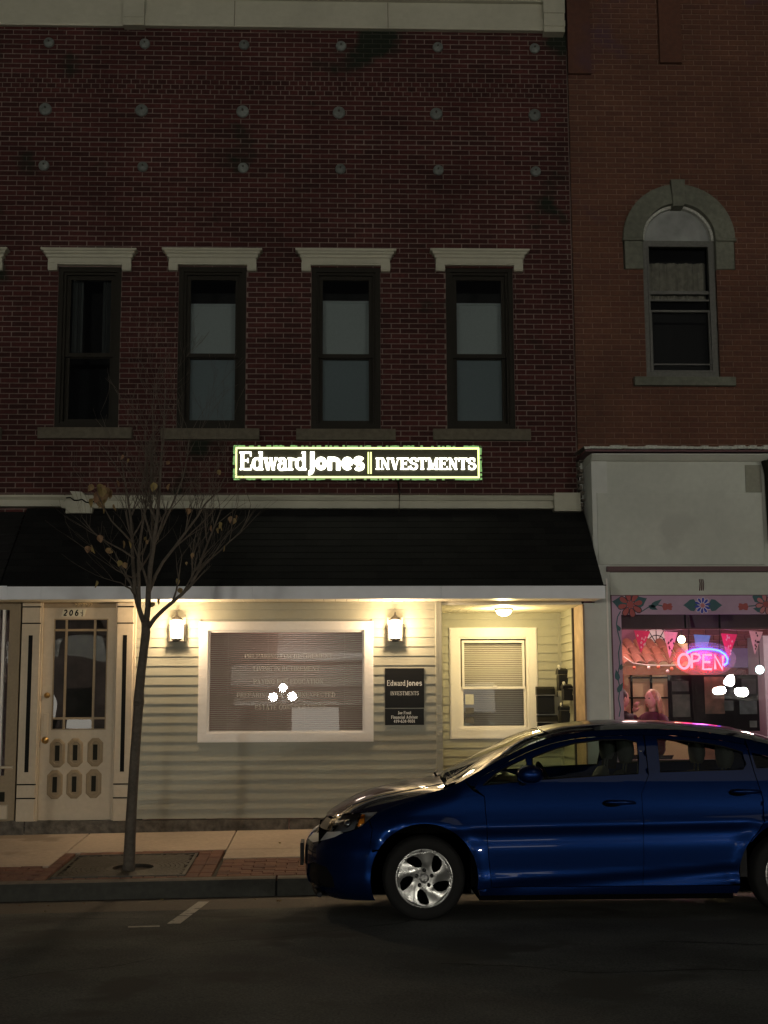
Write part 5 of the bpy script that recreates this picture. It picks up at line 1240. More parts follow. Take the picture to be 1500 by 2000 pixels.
def head(parent, c, yaw, hair_m, long=True, hat=None):
    o = empty('head', c, parent); o.rotation_euler = (0, 0, yaw)
    n, m = 18, 14; q = MB()      # face looks along -y
    for i in range(m+1):
        ph = PI*i/m; 
        for j in range(n):
            t = 2*PI*j/n; x_, y_, z_ = math.sin(ph)*math.sin(t), -math.sin(ph)*math.cos(t), -math.cos(ph)
            x_ *= .074; y_ *= .092; z_ *= .115
            if z_ < -.03: k = 1-(-.03-z_)*3.2; x_ *= k; 
            if y_ < 0 and abs(x_) < .016 and -.04 < z_ < .02: y_ -= .022*(1-abs(x_)/.016)*(1-abs(z_+.015)/.035 if abs(z_+.015) < .035 else 0)
            if y_ < -.05 and .008 < z_ < .03 and .015 < abs(x_) < .045: y_ += .010
            q.v.append((x_, y_, z_))
    for i in range(m):
        for j in range(n): q.f.append((i*n+j, i*n+(j+1) % n, (i+1)*n+(j+1) % n, (i+1)*n+j)); q.sm.append(True)
    h = q.build('face', SKN, o)
    q = MB()
    for s_ in (-1, 1): q.sphere((s_*.03, -.076, .017), .010, 8, 6)
    q.build('eyes', mat('eye', (.05, .04, .03), .2, var=0, bump=0), h)
    q = MB(); q.sphere((0, -.083, -.055), .017, 8, 6, .4); q.build('mouth', mat('lips', (.45, .12, .11), .4, var=0, bump=0), h)
    q = MB()
    for s_ in (-1, 1): q.sphere((s_*.073, 0, .0), .02, 8, 6, 1.5)
    q.build('ears', SKN, h)
    q = MB(); rnd = random.Random(3)
    q.lathe([(.082*math.sin(a)+.004, .03+.098*math.cos(a)) for a in [PI*.62-PI*.62*k/8 for k in range(9)]], (0, .018, .0), 16)
    if long:
        for k in range(46):
            a = math.radians(rnd.uniform(-20, 200)); x_, y_ = .08*math.cos(a), .02+.075*math.sin(a)
            q.tube([(x_*.9, y_, .06), (x_*1.15, y_*1.1, -.03), (x_*1.25+rnd.uniform(-.02, .02), y_*1.1+.01, -.13), (x_*1.2+rnd.uniform(-.03, .03), y_+.01, -.22-rnd.uniform(0, .05))], [.014, .018, .015, .004], 5)
    q.build('hair', hair_m, o)
    return o
def hand(parent, p, d, up, m_=SKN):
    """palm with four fingers and a thumb; d = direction of the fingers, up = palm side thumb direction"""
    d, up = Vector(d).normalized(), Vector(up).normalized(); s_ = d.cross(up).normalized(); p = Vector(p)
    o = skin_mesh('hand', [p, p+d*.04, p+d*.075], [(0, 1), (1, 2)], [(.026, .018), (.036, .016), (.036, .014)], m_, parent)
    for k, L_ in enumerate((.062, .07, .066, .052)):
        b = p+d*.075+up*(.027-.018*k); skin_mesh('finger', [b-d*.01, b+d*L_*.45, b+d*L_*.7+s_*.018, b+d*L_*.8+s_*.04], chain(0, 4), [.0095, .009, .0085, .007], m_, o)
    b = p+d*.02+up*.03; skin_mesh('thumb', [b-up*.01, b+up*.02+d*.02, b+up*.025+d*.045+s_*.015], chain(0, 3), [.012, .011, .008], m_, o)
def person(label, x, y, zf, facing, top, legs, hairm, poseR, poseL, long):
    """facing: angle of the face direction; poses: (elbow, wrist) offsets from the shoulder"""
    t = thing('person', label, 'person', (x, y, zf)); c, s_ = math.cos(facing), math.sin(facing)
    side = Vector((-s_, c, 0)); fw = Vector((c, s_, 0)); up = Vector((0, 0, 1))
    V = lambda a, b, h: side*a+fw*b+up*h
    skin_mesh('legs', [V(0, 0, .86), V(.09, 0, .80), V(.10, .01, .45), V(.10, -.02, .09), V(.10, .12, .03), V(-.09, 0, .80), V(-.10, .01, .45), V(-.10, -.02, .09), V(-.10, .12, .03)], [(0, 1), (1, 2), (2, 3), (3, 4), (0, 5), (5, 6), (6, 7), (7, 8)], [.13, .095, .06, .042, .04, .095, .06, .042, .04], legs, t)
    pts = [V(0, 0, .85), V(0, 0, 1.02), V(0, .02, 1.20), V(0, 0, 1.33), V(0, 0, 1.40)]; rad = [(.16, .12), (.14, .11), (.165, .12), (.12, .09), (.055, .055)]; ed = chain(0, 5)
    for sg_, (el, wr) in ((1, poseL), (-1, poseR)):
        n0 = len(pts); sh = V(sg_*.175, 0, 1.31); pts += [sh, sh+V(*el), sh+V(*wr)]; rad += [.062, .048, .038]; ed += [(3, n0), (n0, n0+1), (n0+1, n0+2)]
    skin_mesh('jacket', pts, ed, rad, top, t)
    skin_mesh('neck', [V(0, 0, 1.37), V(0, .01, 1.44), V(0, .012, 1.49)], chain(0, 3), [.05, .048, .05], SKN, t)
    head(t, V(0, .02, 1.535), facing+PI/2, hairm, long)
    for sg_, (el, wr) in ((1, poseL), (-1, poseR)):
        sh = V(sg_*.175, 0, 1.31); d = (V(*wr)-V(*el)).normalized(); hand(t, sh+V(*wr)+d*.02, d, side*-sg_+up*.01)
    return t
wx_, wy_ = X(1275, 1362, .5), .5
wm = person('woman with long fair hair in a burgundy jacket raising a hand to her face', wx_, wy_, .12, math.radians(215), mat('burgundy jacket', (.075, .012, .028), .6, var=.1, bump=.1), mat('dark trousers', (.02, .02, .03), .8), mat('fair hair', (.42, .30, .15), .5, var=.3, bump=0, scale=80), ((-.02, .16, -.20), (.10, .24, .06)), ((.08, .10, -.24), (-.02, .28, -.12)), True)
mn = person('person in a black coat at the left edge of the restaurant window', X(1211, 1362, .45), .45, .13, math.radians(20), mat('black coat', (.012, .012, .015), .7, var=.1, bump=0), mat('dark jeans', (.02, .02, .03), .8), mat('dark hair', (.02, .014, .010), .5, var=.2, bump=0, scale=80), ((-.02, .10, -.26), (.02, .36, -.20)), ((.05, .05, -.27), (.0, .28, -.22)), False)

# ------------------------------------------------------------------ street tree
TYY = -2.92
tr = thing('tree', 'slender street tree, nearly bare, with a few dry yellow leaves, in the iron grate', 'tree', (gnd(250, 1697, .17).x, TYY, gz(-1.87, TYY)))
org = Vector(tr.location)
def T3(px, py, dy=0): return at(px, py, TYY+dy)-org
trunk = MB(); P = [(250, 1700), (252, 1690), (254, 1640), (257, 1580), (262, 1500), (266, 1440), (270, 1385), (271, 1370), (272, 1350), (276, 1310), (281, 1270), (285, 1235), (284, 1215)]
R_ = [.062, .055, .050, .047, .045, .044, .044, .050, .043, .041, .040, .042, .036]
trunk.tube([T3(a, b) for a, b in P], R_, 14); trunk.build('trunk', M['bark'], tr)
q = MB(); q.sphere(T3(267, 1374, -.03), .032, 10, 8); q.build('trunk_knot', M['bark'], tr)
tips = []; rnd = random.Random(11)
def twig(q, p, d, r, L_, depth):
    pts, rad = [p], [r]; n = 4
    for k in range(n):
        d = (d+Vector((rnd.uniform(-.16, .16), rnd.uniform(-.16, .16), rnd.uniform(-.02, .16)))).normalized()
        pts.append(pts[-1]+d*L_/n); rad.append(max(r*(1-.66*(k+1)/n), .0012))
    if pts[-1].x > 1.05 and pts[-1].z > 3.3: return
    q.tube(pts, rad, 6 if r > .006 else 4, cap=False)
    if depth > 0:
        for k in range(1, n+1):
            for _ in range(2 if k > 1 else 1):
                if rnd.random() < .48:
                    a = rnd.choice((-1, 1))*rnd.uniform(.35, .75); nd = (d+Vector((math.sin(a)*.9, rnd.uniform(-.5, .5), .15))).normalized()
                    twig(q, pts[k], nd, rad[k]*.68, L_*rnd.uniform(.45, .68), depth-1)
    else: tips.append(pts[-1])
def limb(pts, r0_, r1_, dy=0.0, sub=2, dens=1.0):
    q = MB(); W3 = [T3(a, b, dy*k/(len(pts)-1)) for k, (a, b) in enumerate(pts)]; n = len(W3)
    rad = [r0_+(r1_-r0_)*k/(n-1) for k in range(n)]; q.tube(W3, rad, 10 if r0_ > .012 else 6)
    for k in range(1, n):
        for _ in range(2):
            if rnd.random() < dens and k > 1 or k == n-1:
                d = (W3[k]-W3[k-1]).normalized(); a = rnd.choice((-1, 1))*rnd.uniform(.3, .7)
                twig(q, W3[k], (d+Vector((math.sin(a), rnd.uniform(-.5, .5), .2))).normalized(), rad[k]*.6, rnd.uniform(.30, .55), sub)
    q.build('branch', M['bark'], tr)
limb([(283, 1222), (272, 1190), (264, 1160), (262, 1130), (259, 1090), (258, 1050), (255, 1010), (250, 975), (244, 940), (238, 905)], .025, .006, .2, 2, .5)
limb([(264, 1165), (255, 1150), (245, 1145), (236, 1138), (222, 1135)], .010, .004, -.3, 1, .6)
limb([(285, 1222), (289, 1185), (290, 1150), (293, 1110), (300, 1065), (306, 1020), (310, 980), (313, 930), (316, 880), (320, 820), (324, 760)], .030, .005, -.15, 2, .55)
limb([(272, 1190), (271, 1140), (270, 1090), (276, 1040), (284, 990), (288, 940), (285, 890), (283, 840)], .018, .004, .35, 2, .5)
limb([(286, 1230), (302, 1208), (320, 1190), (337, 1176), (356, 1160), (373, 1142), (386, 1118), (394, 1090), (405, 1062), (418, 1030), (430, 1000)], .022, .006, -.2, 2, .45)
limb([(290, 1160), (303, 1125), (318, 1098), (340, 1070), (362, 1040), (385, 1010), (400, 985), (425, 960), (440, 930)], .017, .005, .25, 2, .5)
limb([(385, 1118), (400, 1100), (425, 1080), (448, 1058), (470, 1040), (484, 1010), (490, 985)], .009, .003, -.3, 1, .4)
limb([(258, 1060), (240, 1040), (218, 1018), (205, 995), (190, 965)], .010, .003, -.25, 1, .7)
limb([(262, 1090), (240, 1075), (212, 1060), (188, 1045), (175, 1030), (160, 1010)], .010, .003, .3, 1, .6)
limb([(300, 1065), (315, 1035), (330, 1000), (345, 965), (358, 930), (366, 890), (370, 850)], .012, .004, -.4, 2, .5)
limb([(294, 1110), (296, 1060), (297, 1010), (292, 960), (296, 910), (300, 860), (298, 800), (302, 740)], .013, .003, .1, 2, .4)
limb([(262, 1130), (240, 1120), (225, 1112), (214, 1100)], .007, .003, -.2, 1, .6)
# leaves
lm = MB(); prof = [(0, 0), (.018, .006), (.03, .022), (.030, .04), (.018, .062), (0, .085)]
for (a, b), (c, d) in zip(prof, prof[1:]):
    lm.quad((0, -.004, -b), (a, .004+a*.3, -b), (c, .004+c*.3, -d), (0, -.004, -d)); lm.quad((0, -.004, -b), (0, -.004, -d), (-c, .004+c*.3, -d), (-a, .004+a*.3, -b))
lme = lm.mesh('leaf'); lme.materials.append(M['leaf'])
LP = [(193, 1045, 1.1), (172, 1066, 1), (178, 1064, 1), (181, 1070, .8), (209, 1070, .9), (219, 1075, .5), (241, 1056, 1), (252, 1057, 1), (284, 1048, .6), (289, 1055, .7), (236, 1095, .9), (243, 1098, .9), (189, 1134, 1.0), (378, 1080, .8), (391, 1090, .5), (438, 1066, .8), (413, 1026, .9), (429, 1020, 1), (432, 1026, .9), (426, 1031, .8), (452, 1008, 1), (458, 1012, .9), (461, 1006, .8), (368, 992, 1), (345, 1130, 1), (350, 1148, .9), (365, 1097, .5), (300, 1176, .8), (312, 1170, .9), (205, 948, 1.2), (300, 942, 1.3), (228, 938, 1), (331, 945, 1), (222, 985, 1), (249, 896, .7), (330, 900, .7), (425, 918, .8), (239, 888, .8)]
for k in range(22): LP.append((198+rnd.gauss(0, 8), 962+rnd.gauss(0, 11), rnd.uniform(.9, 1.4)))
for px, py, s_ in LP: inst('leaf', lme, tr, T3(px, py, rnd.uniform(-.3, .3)), (rnd.uniform(-.4, .4), rnd.uniform(-.5, .5), rnd.uniform(-1.6, 1.6)), (s_*.95, s_*.85, s_*.82))
# litter on the street
lit = [(88, 1783, .9), (97, 1767, .6), (318, 1755, .8), (540, 1764, 1), (548, 1764, .8), (500, 1757, .5), (420, 1625, .7), (547, 1658, .9), (165, 1762, .6), (36, 1765, .5)]
for k, (px, py, s_) in enumerate(lit):
    z_ = .02 if py > 1740 else .2; p = gnd(px, py, z_+.0); p.z = gz(p.x, p.y)+.012
    o = inst('fallen_leaf', lme, None, p, (PI/2+.2, .1, rnd.uniform(0, 6)), (s_*.55,)*3); tag(o, ['curled dry leaf on the road at the far left', 'tiny leaf scrap by the kerb left of the tree', 'dry leaf at the foot of the kerb below the grate', 'pale dry leaf on the road in front of the car', 'second pale leaf on the road just in front of the car', 'small leaf scrap beside the kerb', 'leaf scrap against the foundation stone', 'dark dry leaf on the concrete near the car bumper', 'leaf scrap in the gutter under the grate', 'small leaf scrap in the gutter at the left edge'][k], 'leaf', 'fallen leaves')
# ------------------------------------------------------------------ the parked car
WX = at(829, 1717, -5.53).x; CYC = -4.655; CZ = .07
car = thing('parked_car', 'dark blue four door saloon car parked at the kerb facing left', 'car', (WX, CYC, CZ))
WBASE = 2.67; AR = .386
T_ = [(-.71, .700), (-.66, .716), (-.60, .738), (-.47, .775), (-.30, .825), (0, .897), (.18, .945), (.30, 1.000), (.40, 1.055), (.55, 1.130), (.70, 1.205), (.85, 1.265), (1.0, 1.308), (1.2, 1.340), (1.6, 1.358), (2.0, 1.345), (2.4, 1.288), (2.75, 1.195), (3.05, 1.085), (3.25, 1.040), (3.45, 1.025), (3.60, 1.0)]
C_ = [(-.71, .70), (-.68, .728), (-.632, .760), (-.463, .850), (-.294, .906), (0, .962), (.17, .985), (.378, 1.088), (.735, 1.285), (.92, 1.350), (1.13, 1.395), (1.535, 1.420), (2.0, 1.408), (2.45, 1.365), (2.75, 1.285), (3.1, 1.13), (3.3, 1.085), (3.6, 1.05)]
Tt = lambda x: smooth_interp(T_, x)
Cc = lambda x: smooth_interp(C_, x)
XF = [(.10, -.62), (.15, -.78), (.20, -.84), (.26, -.862), (.40, -.872), (.50, -.862), (.56, -.825), (.62, -.775), (.70, -.712), (.76, -.66), (.9, -.5)]
xf = lambda z: smooth_interp(XF, z)
WP = [(.12, .79), (.17, .825), (.23, .850), (.30, .862), (.36, .858), (.42, .862), (.52, .869), (.62, .874), (.68, .876), (.71, .872), (.78, .856), (.86, .842), (.95, .822), (1.02, .800), (1.06, .785)]
zb_t = [(-.7, .9), (.3, .95), (.8, .990), (1.6, 1.028), (2.4, 1.045), (3.6, 1.04)]
def Wd(x, z):
    zb = interp(zb_t, x)
    if z <= zb: w_ = smooth_interp(WP, z*1.0)
    else: w_ = smooth_interp(WP, zb)-.50*(z-zb)
    # character line rising to the rear
    zc_ = .655+.045*(x+.2)/2.6
    w_ += .009*math.exp(-((z-zc_)/.020)**2)*min(1, max(0, (x-.1)*4)) - .012*math.exp(-((z-zc_+.075)/.05)**2)
    zl = .285+.05*max(0, x-.4)+(.03*max(0, x-1.7)**2)
    if .45 < x < 2.5: w_ -= .016*math.exp(-((z-zl+.05)/.04)**2)*min(1, (x-.45)*4); w_ += .004*math.exp(-((z-zl-.01)/.012)**2)
    # flare round the arches
    for xc in (0, WBASE):
        d = math.hypot(x-xc, z-.315)
        w_ += .014*math.exp(-((d-AR-.02)/.05)**2)*(1 if z < .72 else 0)
    t = max(0, (z-(Tt(x)-.11))/.11); rr = .085 if x < .25 else .035
    w_ -= rr*t**2.4
    return w_
AF, NF, AB, XR_ = .62, 2.3, .50, 3.62
def surf(x, z, s, off=0.0):
    w_ = Wd(x, z); x0 = xf(z); dx = 0
    if x < x0+AF:
        u = min(1, (x0+AF-x)/AF); w2 = w_*(max(0, 1-u**NF))**(1/2.2); dx = off*u**2; off *= (1-u*u)**.5 if u < 1 else 0; w_ = w2
    if x > XR_-AB:
        u = min(1, (x-XR_+AB)/AB); w2 = w_*(max(0, 1-u**2.6))**(1/2.3); dx = -off*u**2; w_ = w2
    return (x+dx, s*(w_-off), z)
def dens(poly, st):
    out = []
    for (a, b), (c, d) in zip(poly, poly[1:]+poly[:1]):
        n = max(1, int(math.hypot(c-a, d-b)/st)); out += [(a+(c-a)*k/n, b+(d-b)*k/n) for k in range(n)]
    return out
def inside(p, poly):
    x, z = p; r = False; j = len(poly)-1
    for i in range(len(poly)):
        a, b = poly[i]; c, d = poly[j]
        if (b > z) != (d > z) and x < (c-a)*(z-b)/(d-b+1e-12)+a: r = not r
        j = i
    return r
def bdist(p, poly):
    m = 9
    for (a, b), (c, d) in zip(poly, poly[1:]+poly[:1]):
        vx, vz = c-a, d-b; t = max(0, min(1, ((p[0]-a)*vx+(p[1]-b)*vz)/(vx*vx+vz*vz+1e-12))); m = min(m, math.hypot(a+vx*t-p[0], b+vz*t-p[1]))
    return m
def panel(name, poly, s, m_, holes=(), off=0, thick=.022, st=.03, parent=None, sf_=surf):
    poly = dens(poly, st*.8); holes = [dens(h, st*.8) for h in holes]
    pts = []; edges = []
    for lp in [poly]+holes:
        n0 = len(pts); pts += lp; edges += [(n0+k, n0+(k+1) % len(lp)) for k in range(len(lp))]
    xs_ = [p[0] for p in poly]; zs_ = [p[1] for p in poly]; x = min(xs_)
    while x < max(xs_):
        fine = .35 if x < -.55 or x > 3.3 else 1
        z = min(zs_)
        while z < max(zs_):
            p = (x+.003*math.sin(z*99), z)
            if inside(p, poly) and not any(inside(p, h) for h in holes) and min(bdist(p, l) for l in [poly]+holes) > st*.35*fine: pts.append(p)
            z += st*.8
        x += st*fine
    v2, _, f2, *_r = delaunay_2d_cdt([Vector(p) for p in pts], edges, [], 0, 1e-6)
    F = []
    for f in f2:
        c = (sum(v2[i][0] for i in f)/3, sum(v2[i][1] for i in f)/3)
        if inside(c, poly) and not any(inside(c, h) for h in holes): F.append(tuple(f))
    q = MB(); q.v = [sf_(v[0], v[1], s, off) for v in v2]; q.f = list(F); q.sm = [True]*len(F)
    cnt = {}
    for f in F:
        for a, b in ((f[0], f[1]), (f[1], f[2]), (f[2], f[0])): cnt.setdefault((min(a, b), max(a, b)), []).append((a, b))
    if thick:
        for e, l in cnt.items():
            if len(l) == 1:
                a, b = l[0]; A, B = v2[a], v2[b]; q.quad(sf_(A[0], A[1], s, off), sf_(B[0], B[1], s, off), sf_(B[0], B[1], s, off+thick), sf_(A[0], A[1], s, off+thick))
    me = q.mesh(name); me.materials.append(m_)
    bm = bmesh.new(); bm.from_mesh(me); bmesh.ops.recalc_face_normals(bm, faces=bm.faces)
    # make the skin look outwards
    up_ = sum(f.normal.y*f.calc_area() for f in bm.faces if f.smooth)
    for f in bm.faces:
        if f.smooth and f.normal.y*s < 0: f.normal_flip()
    bm.to_mesh(me); bm.free()
    o = bpy.data.objects.new(name, me); COL.objects.link(o); o.parent = parent or car; return o
def arcp(xc, a0, a1, r=AR, n=22): return [(xc+r*math.cos(math.radians(a0+(a1-a0)*k/n)), .315+r*1.0*math.sin(math.radians(a0+(a1-a0)*k/n))) for k in range(n+1)]
def tline(x0, x1, d=0.0, n=10): return [(x0+(x1-x0)*k/n, Tt(x0+(x1-x0)*k/n)-d) for k in range(n+1)]
zz_ = lambda a, b, n: [a+(b-a)*k/n for k in range(n+1)]
HL = [(-.712, .598), (-.690, .650), (-.668, .694), (-.60, .730), (-.47, .757), (-.330, .775), (-.40, .720), (-.455, .672), (-.53, .640), (-.60, .618)]
sides = (-1, 1)
BUMP = [(xf(z)+.0008, z) for z in zz_(.135, .560, 14)]+[(-.78, .575), (-.72, .590), (-.60, .612), (-.53, .634), (-.452, .666), (-.395, .714), (-.372, .66), (-.385, .575), (-.372, .50)]+arcp(0, 150, 201, AR, 14)+[(-.350, .160), (-.55, .145), (-.70, .132)]
FOG = [(-.855, .262), (-.845, .36), (-.80, .392), (-.70, .375), (-.655, .31), (-.64, .235), (-.70, .225), (-.84, .225)]
FEND = [(-.388, .722), (-.322, .779), (-.40, .773), (-.47, .761), (-.54, .749), (-.60, .734), (-.655, .706)]+tline(-.65, .30, .001, 24)+[(.33, .955), (.36, .925), (.439, .882), (.447, .70), (.462, .45), (.478, .262), (.484, .247), (.40, .235)]+arcp(0, -12, 148, AR, 34)+[(-.377, .52), (-.379, .575), (-.366, .66)]
FQ = [(.435, .962), (.54, 1.050), (.66, 1.108), (.765, 1.150), (.772, .992)]
FWIN = [(.805, .996), (1.33, 1.024), (1.578, 1.036), (1.596, 1.15), (1.600, 1.262), (1.505, 1.282), (1.337, 1.280), (1.138, 1.256), (.985, 1.217), (.83, 1.163), (.808, 1.150)]
FDOOR = [(.452, .245), (.49, .245)]+[(1.572, .252), (1.580, .40), (1.584, .9), (1.652, 1.03), (1.655, Tt(1.655)-.05)]+tline(1.65, .45, .048, 16)[1:]+[(.385, Tt(.385)-.048), (.372, .945), (.444, .885), (.452, .70), (.467, .45), (.484, .262)]
FDOOR = [(.484, .252), (1.572, .252), (1.580, .40), (1.586, .9), (1.650, 1.03)]+tline(1.652, .42, .048, 18)+[(.375, .945), (.446, .885), (.452, .70), (.467, .45)]
RWIN = [(1.742, 1.046), (2.355, 1.062), (2.385, 1.10), (2.372, 1.186), (2.237, 1.228), (2.115, 1.250), (1.963, 1.270), (1.752, 1.284)]
RDOOR = [(1.576, .252), (2.20, .252), (2.27, .262)]+[(WBASE+.40*math.cos(math.radians(a)), .315+.40*math.sin(math.radians(a))) for a in (186, 176, 166, 156, 146, 138)]+[(2.42, .63), (2.46, .70), (2.47, .85), (2.43, 1.05)]+tline(2.41, 1.664, .048, 12)+[(1.655, 1.03), (1.590, .9), (1.584, .40)]
QG = [(2.455, 1.07), (2.74, 1.075), (2.66, 1.125), (2.56, 1.158), (2.44, 1.182)]
QP = [(2.436, 1.05), (2.478, .85), (2.468, .70), (2.428, .625)]+[(WBASE+.392*math.cos(math.radians(a)), .315+.392*math.sin(math.radians(a))) for a in (138, 142)]+arcp(WBASE, 142, -22, AR, 34)+[(3.35, .16), (3.55, .20)]+[(XR_-.001, z) for z in zz_(.25, .95, 10)]+[(3.58, .99)]+tline(3.55, 2.42, .004, 22)
SILL = [(.400, .190), (2.255, .190), (2.275, .235), (2.272, .246), (.482, .246), (.39, .229)]
RAIL = tline(.312, 2.42, .004, 28)+tline(2.40, .425, .044, 26)+[(.378, .955), (.340, .962)]
WSTRIP = [(.385, .938), (.80, .972), (1.65, 1.018), (1.65, 1.030), (.80, .986), (.385, .952)]
for s in sides:
    panel('front_bumper', BUMP, s, M['paint'], [FOG]); panel('fog_lamp_bezel', FOG, s, M['plastic'], off=.018, thick=0)
    panel('front_wing', FEND, s, M['paint'])
    d1 = panel('front_door', FDOOR, s, M['paint'], [FWIN, FQ]); d2 = panel('rear_door', RDOOR, s, M['paint'], [RWIN])
    qp = panel('rear_quarter', QP, s, M['paint'], [QG]); panel('sill', SILL, s, M['paint'], off=.003); panel('roof_rail', RAIL, s, M['paint'])
    grow = lambda P, k=.012: [(c[0]+(p[0]-c[0])*(1+k/.3), c[1]+(p[1]-c[1])*(1+k/.12)) for c in [(sum(a for a, _ in P)/len(P), sum(b for _, b in P)/len(P))] for p in P]
    for nm, P, par in (('side_window', FWIN, d1), ('quarter_light', FQ, d1), ('side_window', RWIN, d2), ('quarter_window', QG, qp)): panel(nm, grow(P, .008), s, M['cglass'], off=.012, thick=0, parent=par)
    q = MB()
    for P in (FWIN, FQ):
        Q = P+P[:1]; q.tube([surf(a, b, s, .004) for a, b in Q], .006, 5)
    q.build('window_seal', M['plastic'], d1); q = MB(); q.tube([surf(a, b, s, .004) for a, b in RWIN+RWIN[:1]], .006, 5); q.build('window_seal', M['plastic'], d2)
    # belt moulding
    # handles
    for (xa, xb, z_, par) in ((1.315, 1.535, .835, d1), (2.245, 2.465, .905, d2)):
        q = MB(); P = [surf(xa+(xb-xa)*k/8, z_-.004*k/8+(.006 if 0 < k < 8 else 0), s, -.006-.030*math.sin(PI*min(1, max(0, k/8)))**.5) for k in range(9)]
        q.tube(P, [.010, .014, .016, .017, .017, .017, .016, .014, .010], 10); q.build('door_handle', M['paint'], par)
        P = [surf(xa+.05+.09*math.cos(a)*.8, z_-.004+.026*math.sin(a), s, -.0015) for a in [2*PI*k/18 for k in range(18)]]
        q = MB(); q.quad(*P); q.build('handle_recess_shade', M['matblack'], par, fix=False)  # flat black disc painted in for the shade behind the handle
    # headlight: bowl, lens, amber
    hl = panel('headlight', HL, s, M['chrome'] if False else mat('lamp bowl', (.42, .43, .45), .3, metal=.6, var=0, bump=0), off=.035, thick=0)
    panel('lamp_lens', HL, s, M['lens'], off=.002, thick=.035, parent=hl)
    panel('turn_signal', [(-.492, .672), (-.462, .735), (-.442, .752), (-.425, .752), (-.428, .700), (-.462, .672)], s, M['amber'], off=.008, thick=.012, st=.015, parent=hl)
    q = MB(); c = surf(-.56, .675, s, .05); q.sphere(c, .038, 12, 8); q.build('reflector', M['chrome'], hl)
    panel('lamp_divider', [(-.50, .655), (-.46, .752), (-.45, .752), (-.485, .655)], s, M['plastic'], off=.005, thick=.02, st=.015, parent=hl)
    panel('chrome_bar', [(-.836, .535), (-.80, .580), (-.72, .608), (-.60, .630), (-.585, .618), (-.64, .588), (-.72, .558), (-.80, .528)], s, M['bright'], off=-.006, thick=.02, st=.02)
    panel('grille', [(xf(.572)+.001, .572), (xf(.60)+.001, .60), (xf(.64)+.001, .64), (xf(.68)+.001, .68), (xf(.694)+.001, .694), (-.680, .690), (-.70, .65), (-.722, .604), (-.80, .586)], s, M['plastic'], off=.015, thick=0, st=.02)
    panel('tail_light', [(3.28, .80), (3.30, .98), (3.50, .985), (3.598, .95), (3.612, .82), (3.45, .78)], s, M['redlens'], off=-.004, thick=.01)
    # mirror
    mr = empty('wing_mirror', surf(.66, 1.015, s), car)
    q = MB(); Nn = 14; Rr = []
    for k in range(11):
        t = k/10; a = PI*t; yy = s*(.06+.19*t); wr = math.sin(PI*(.08+.84*t))**.45
        Rr.append((yy, wr))
    for yy, wr in Rr:
        for j in range(Nn):
            a = 2*PI*j/Nn; cx_ = .105+.09*wr*math.cos(a)*(1 if math.cos(a) > 0 else 1.15); cz__ = .03+.068*wr*math.copysign(abs(math.sin(a))**.8, math.sin(a))
            q.v.append((cx_, yy, cz__))
    for k in range(10):
        for j in range(Nn): q.f.append((k*Nn+j, k*Nn+(j+1) % Nn, (k+1)*Nn+(j+1) % Nn, (k+1)*Nn+j)); q.sm.append(True)
    q.f += [tuple(range(Nn)), tuple(range(10*Nn, 11*Nn))]; q.sm += [True]*2
    q.build('mirror_housing', M['paint'], mr)
    q = MB(); q.tube([(.05, -s*.02, -.04), (.07, s*.05, -.03), (.09, s*.10, -.01)], [.028, .022, .018], 8); q.build('mirror_stalk', M['plastic'], mr)
    # wheels
    for xc in (0, WBASE):
        wl = empty('wheel', (xc, s*.765, .315), car)
        q = MB(); q.lathe([(.200, s*.085), (.215, s*.094), (.245, s*.100), (.272, s*.096), (.288, s*.082), (.2965, s*.05), (.297, 0), (.2965, -s*.05), (.288, -s*.082), (.26, -s*.098), (.2, -s*.09), (.195, 0)], n=56, axis='y')
        q.build('tyre', M['tyre'], wl)
        q = MB(); q.lathe([(.001, s*.0), (.20, s*.0), (.205, s*.08)], n=40, axis='y'); q.build('wheel_well_disc', M['matblack'], wl)
        # wheel cover with five twisted openings
        outer = [(.203*math.cos(2*PI*k/60), .203*math.sin(2*PI*k/60)) for k in range(60)]
        holes = []
        for b_ in range(5):
            th = PI/2+.36+2*PI*b_/5; P = []
            for r_, t0 in ((.078, -.12), (.100, -.29), (.128, -.33), (.156, -.30), (.177, -.20), (.184, .0), (.176, .16), (.154, .24), (.126, .28), (.102, .28), (.084, .15)):
                tw = (r_-.08)*3.2; a = th+t0*.95+tw*s*-1*-1 if False else th+(t0+tw)*(1); P.append((r_*math.cos(a), r_*math.sin(a)))
            holes.append(P)
        def hs_(u, v, sg_, off=0):
            r = math.hypot(u, v); th = math.atan2(v, u); y = .098-.02*max(0, (r-.19)/.013)**2 if r > .19 else .098-.018*(1-(r/.19)**2)
            y += .0 if r < .07 else .007*math.sin(5*(th-(r-.08)*3.2)+.6)*min(1, (r-.07)/.04)*(1 if r < .19 else 0)
            return (u, sg_*(y-off), v)
        cv = panel('wheel_cover', outer, s, M['hub'], holes, st=.012, thick=.02, parent=wl, sf_=hs_)
        q = MB(); q.lathe([(.195, s*.091), (.203, s*.094), (.208, s*.088), (.209, s*.075)], n=48, axis='y'); q.build('rim_lip', M['hub'], wl)
        for k in range(5):
            a = PI/2+2*PI*k/5; q = MB(); q.lathe([(.001, s*.096), (.009, s*.095), (.0145, s*.087), (.015, s*.07)], (.057*math.cos(a), 0, .057*math.sin(a)), 10, 'y'); q.build('wheel_nut', M['chrome'] if False else mat('dark nut', (.05, .05, .05), .25, metal=.7, var=0, bump=0), wl)
        q = MB(); q.lathe([(.001, s*.090), (.028, s*.089), (.034, s*.084), (.036, s*.076)], n=24, axis='y'); q.build('centre_cap', mat('grey cap', (.22, .22, .22), .35, metal=.6, var=0, bump=0), wl)
        q = MB(); yy = s*.0915
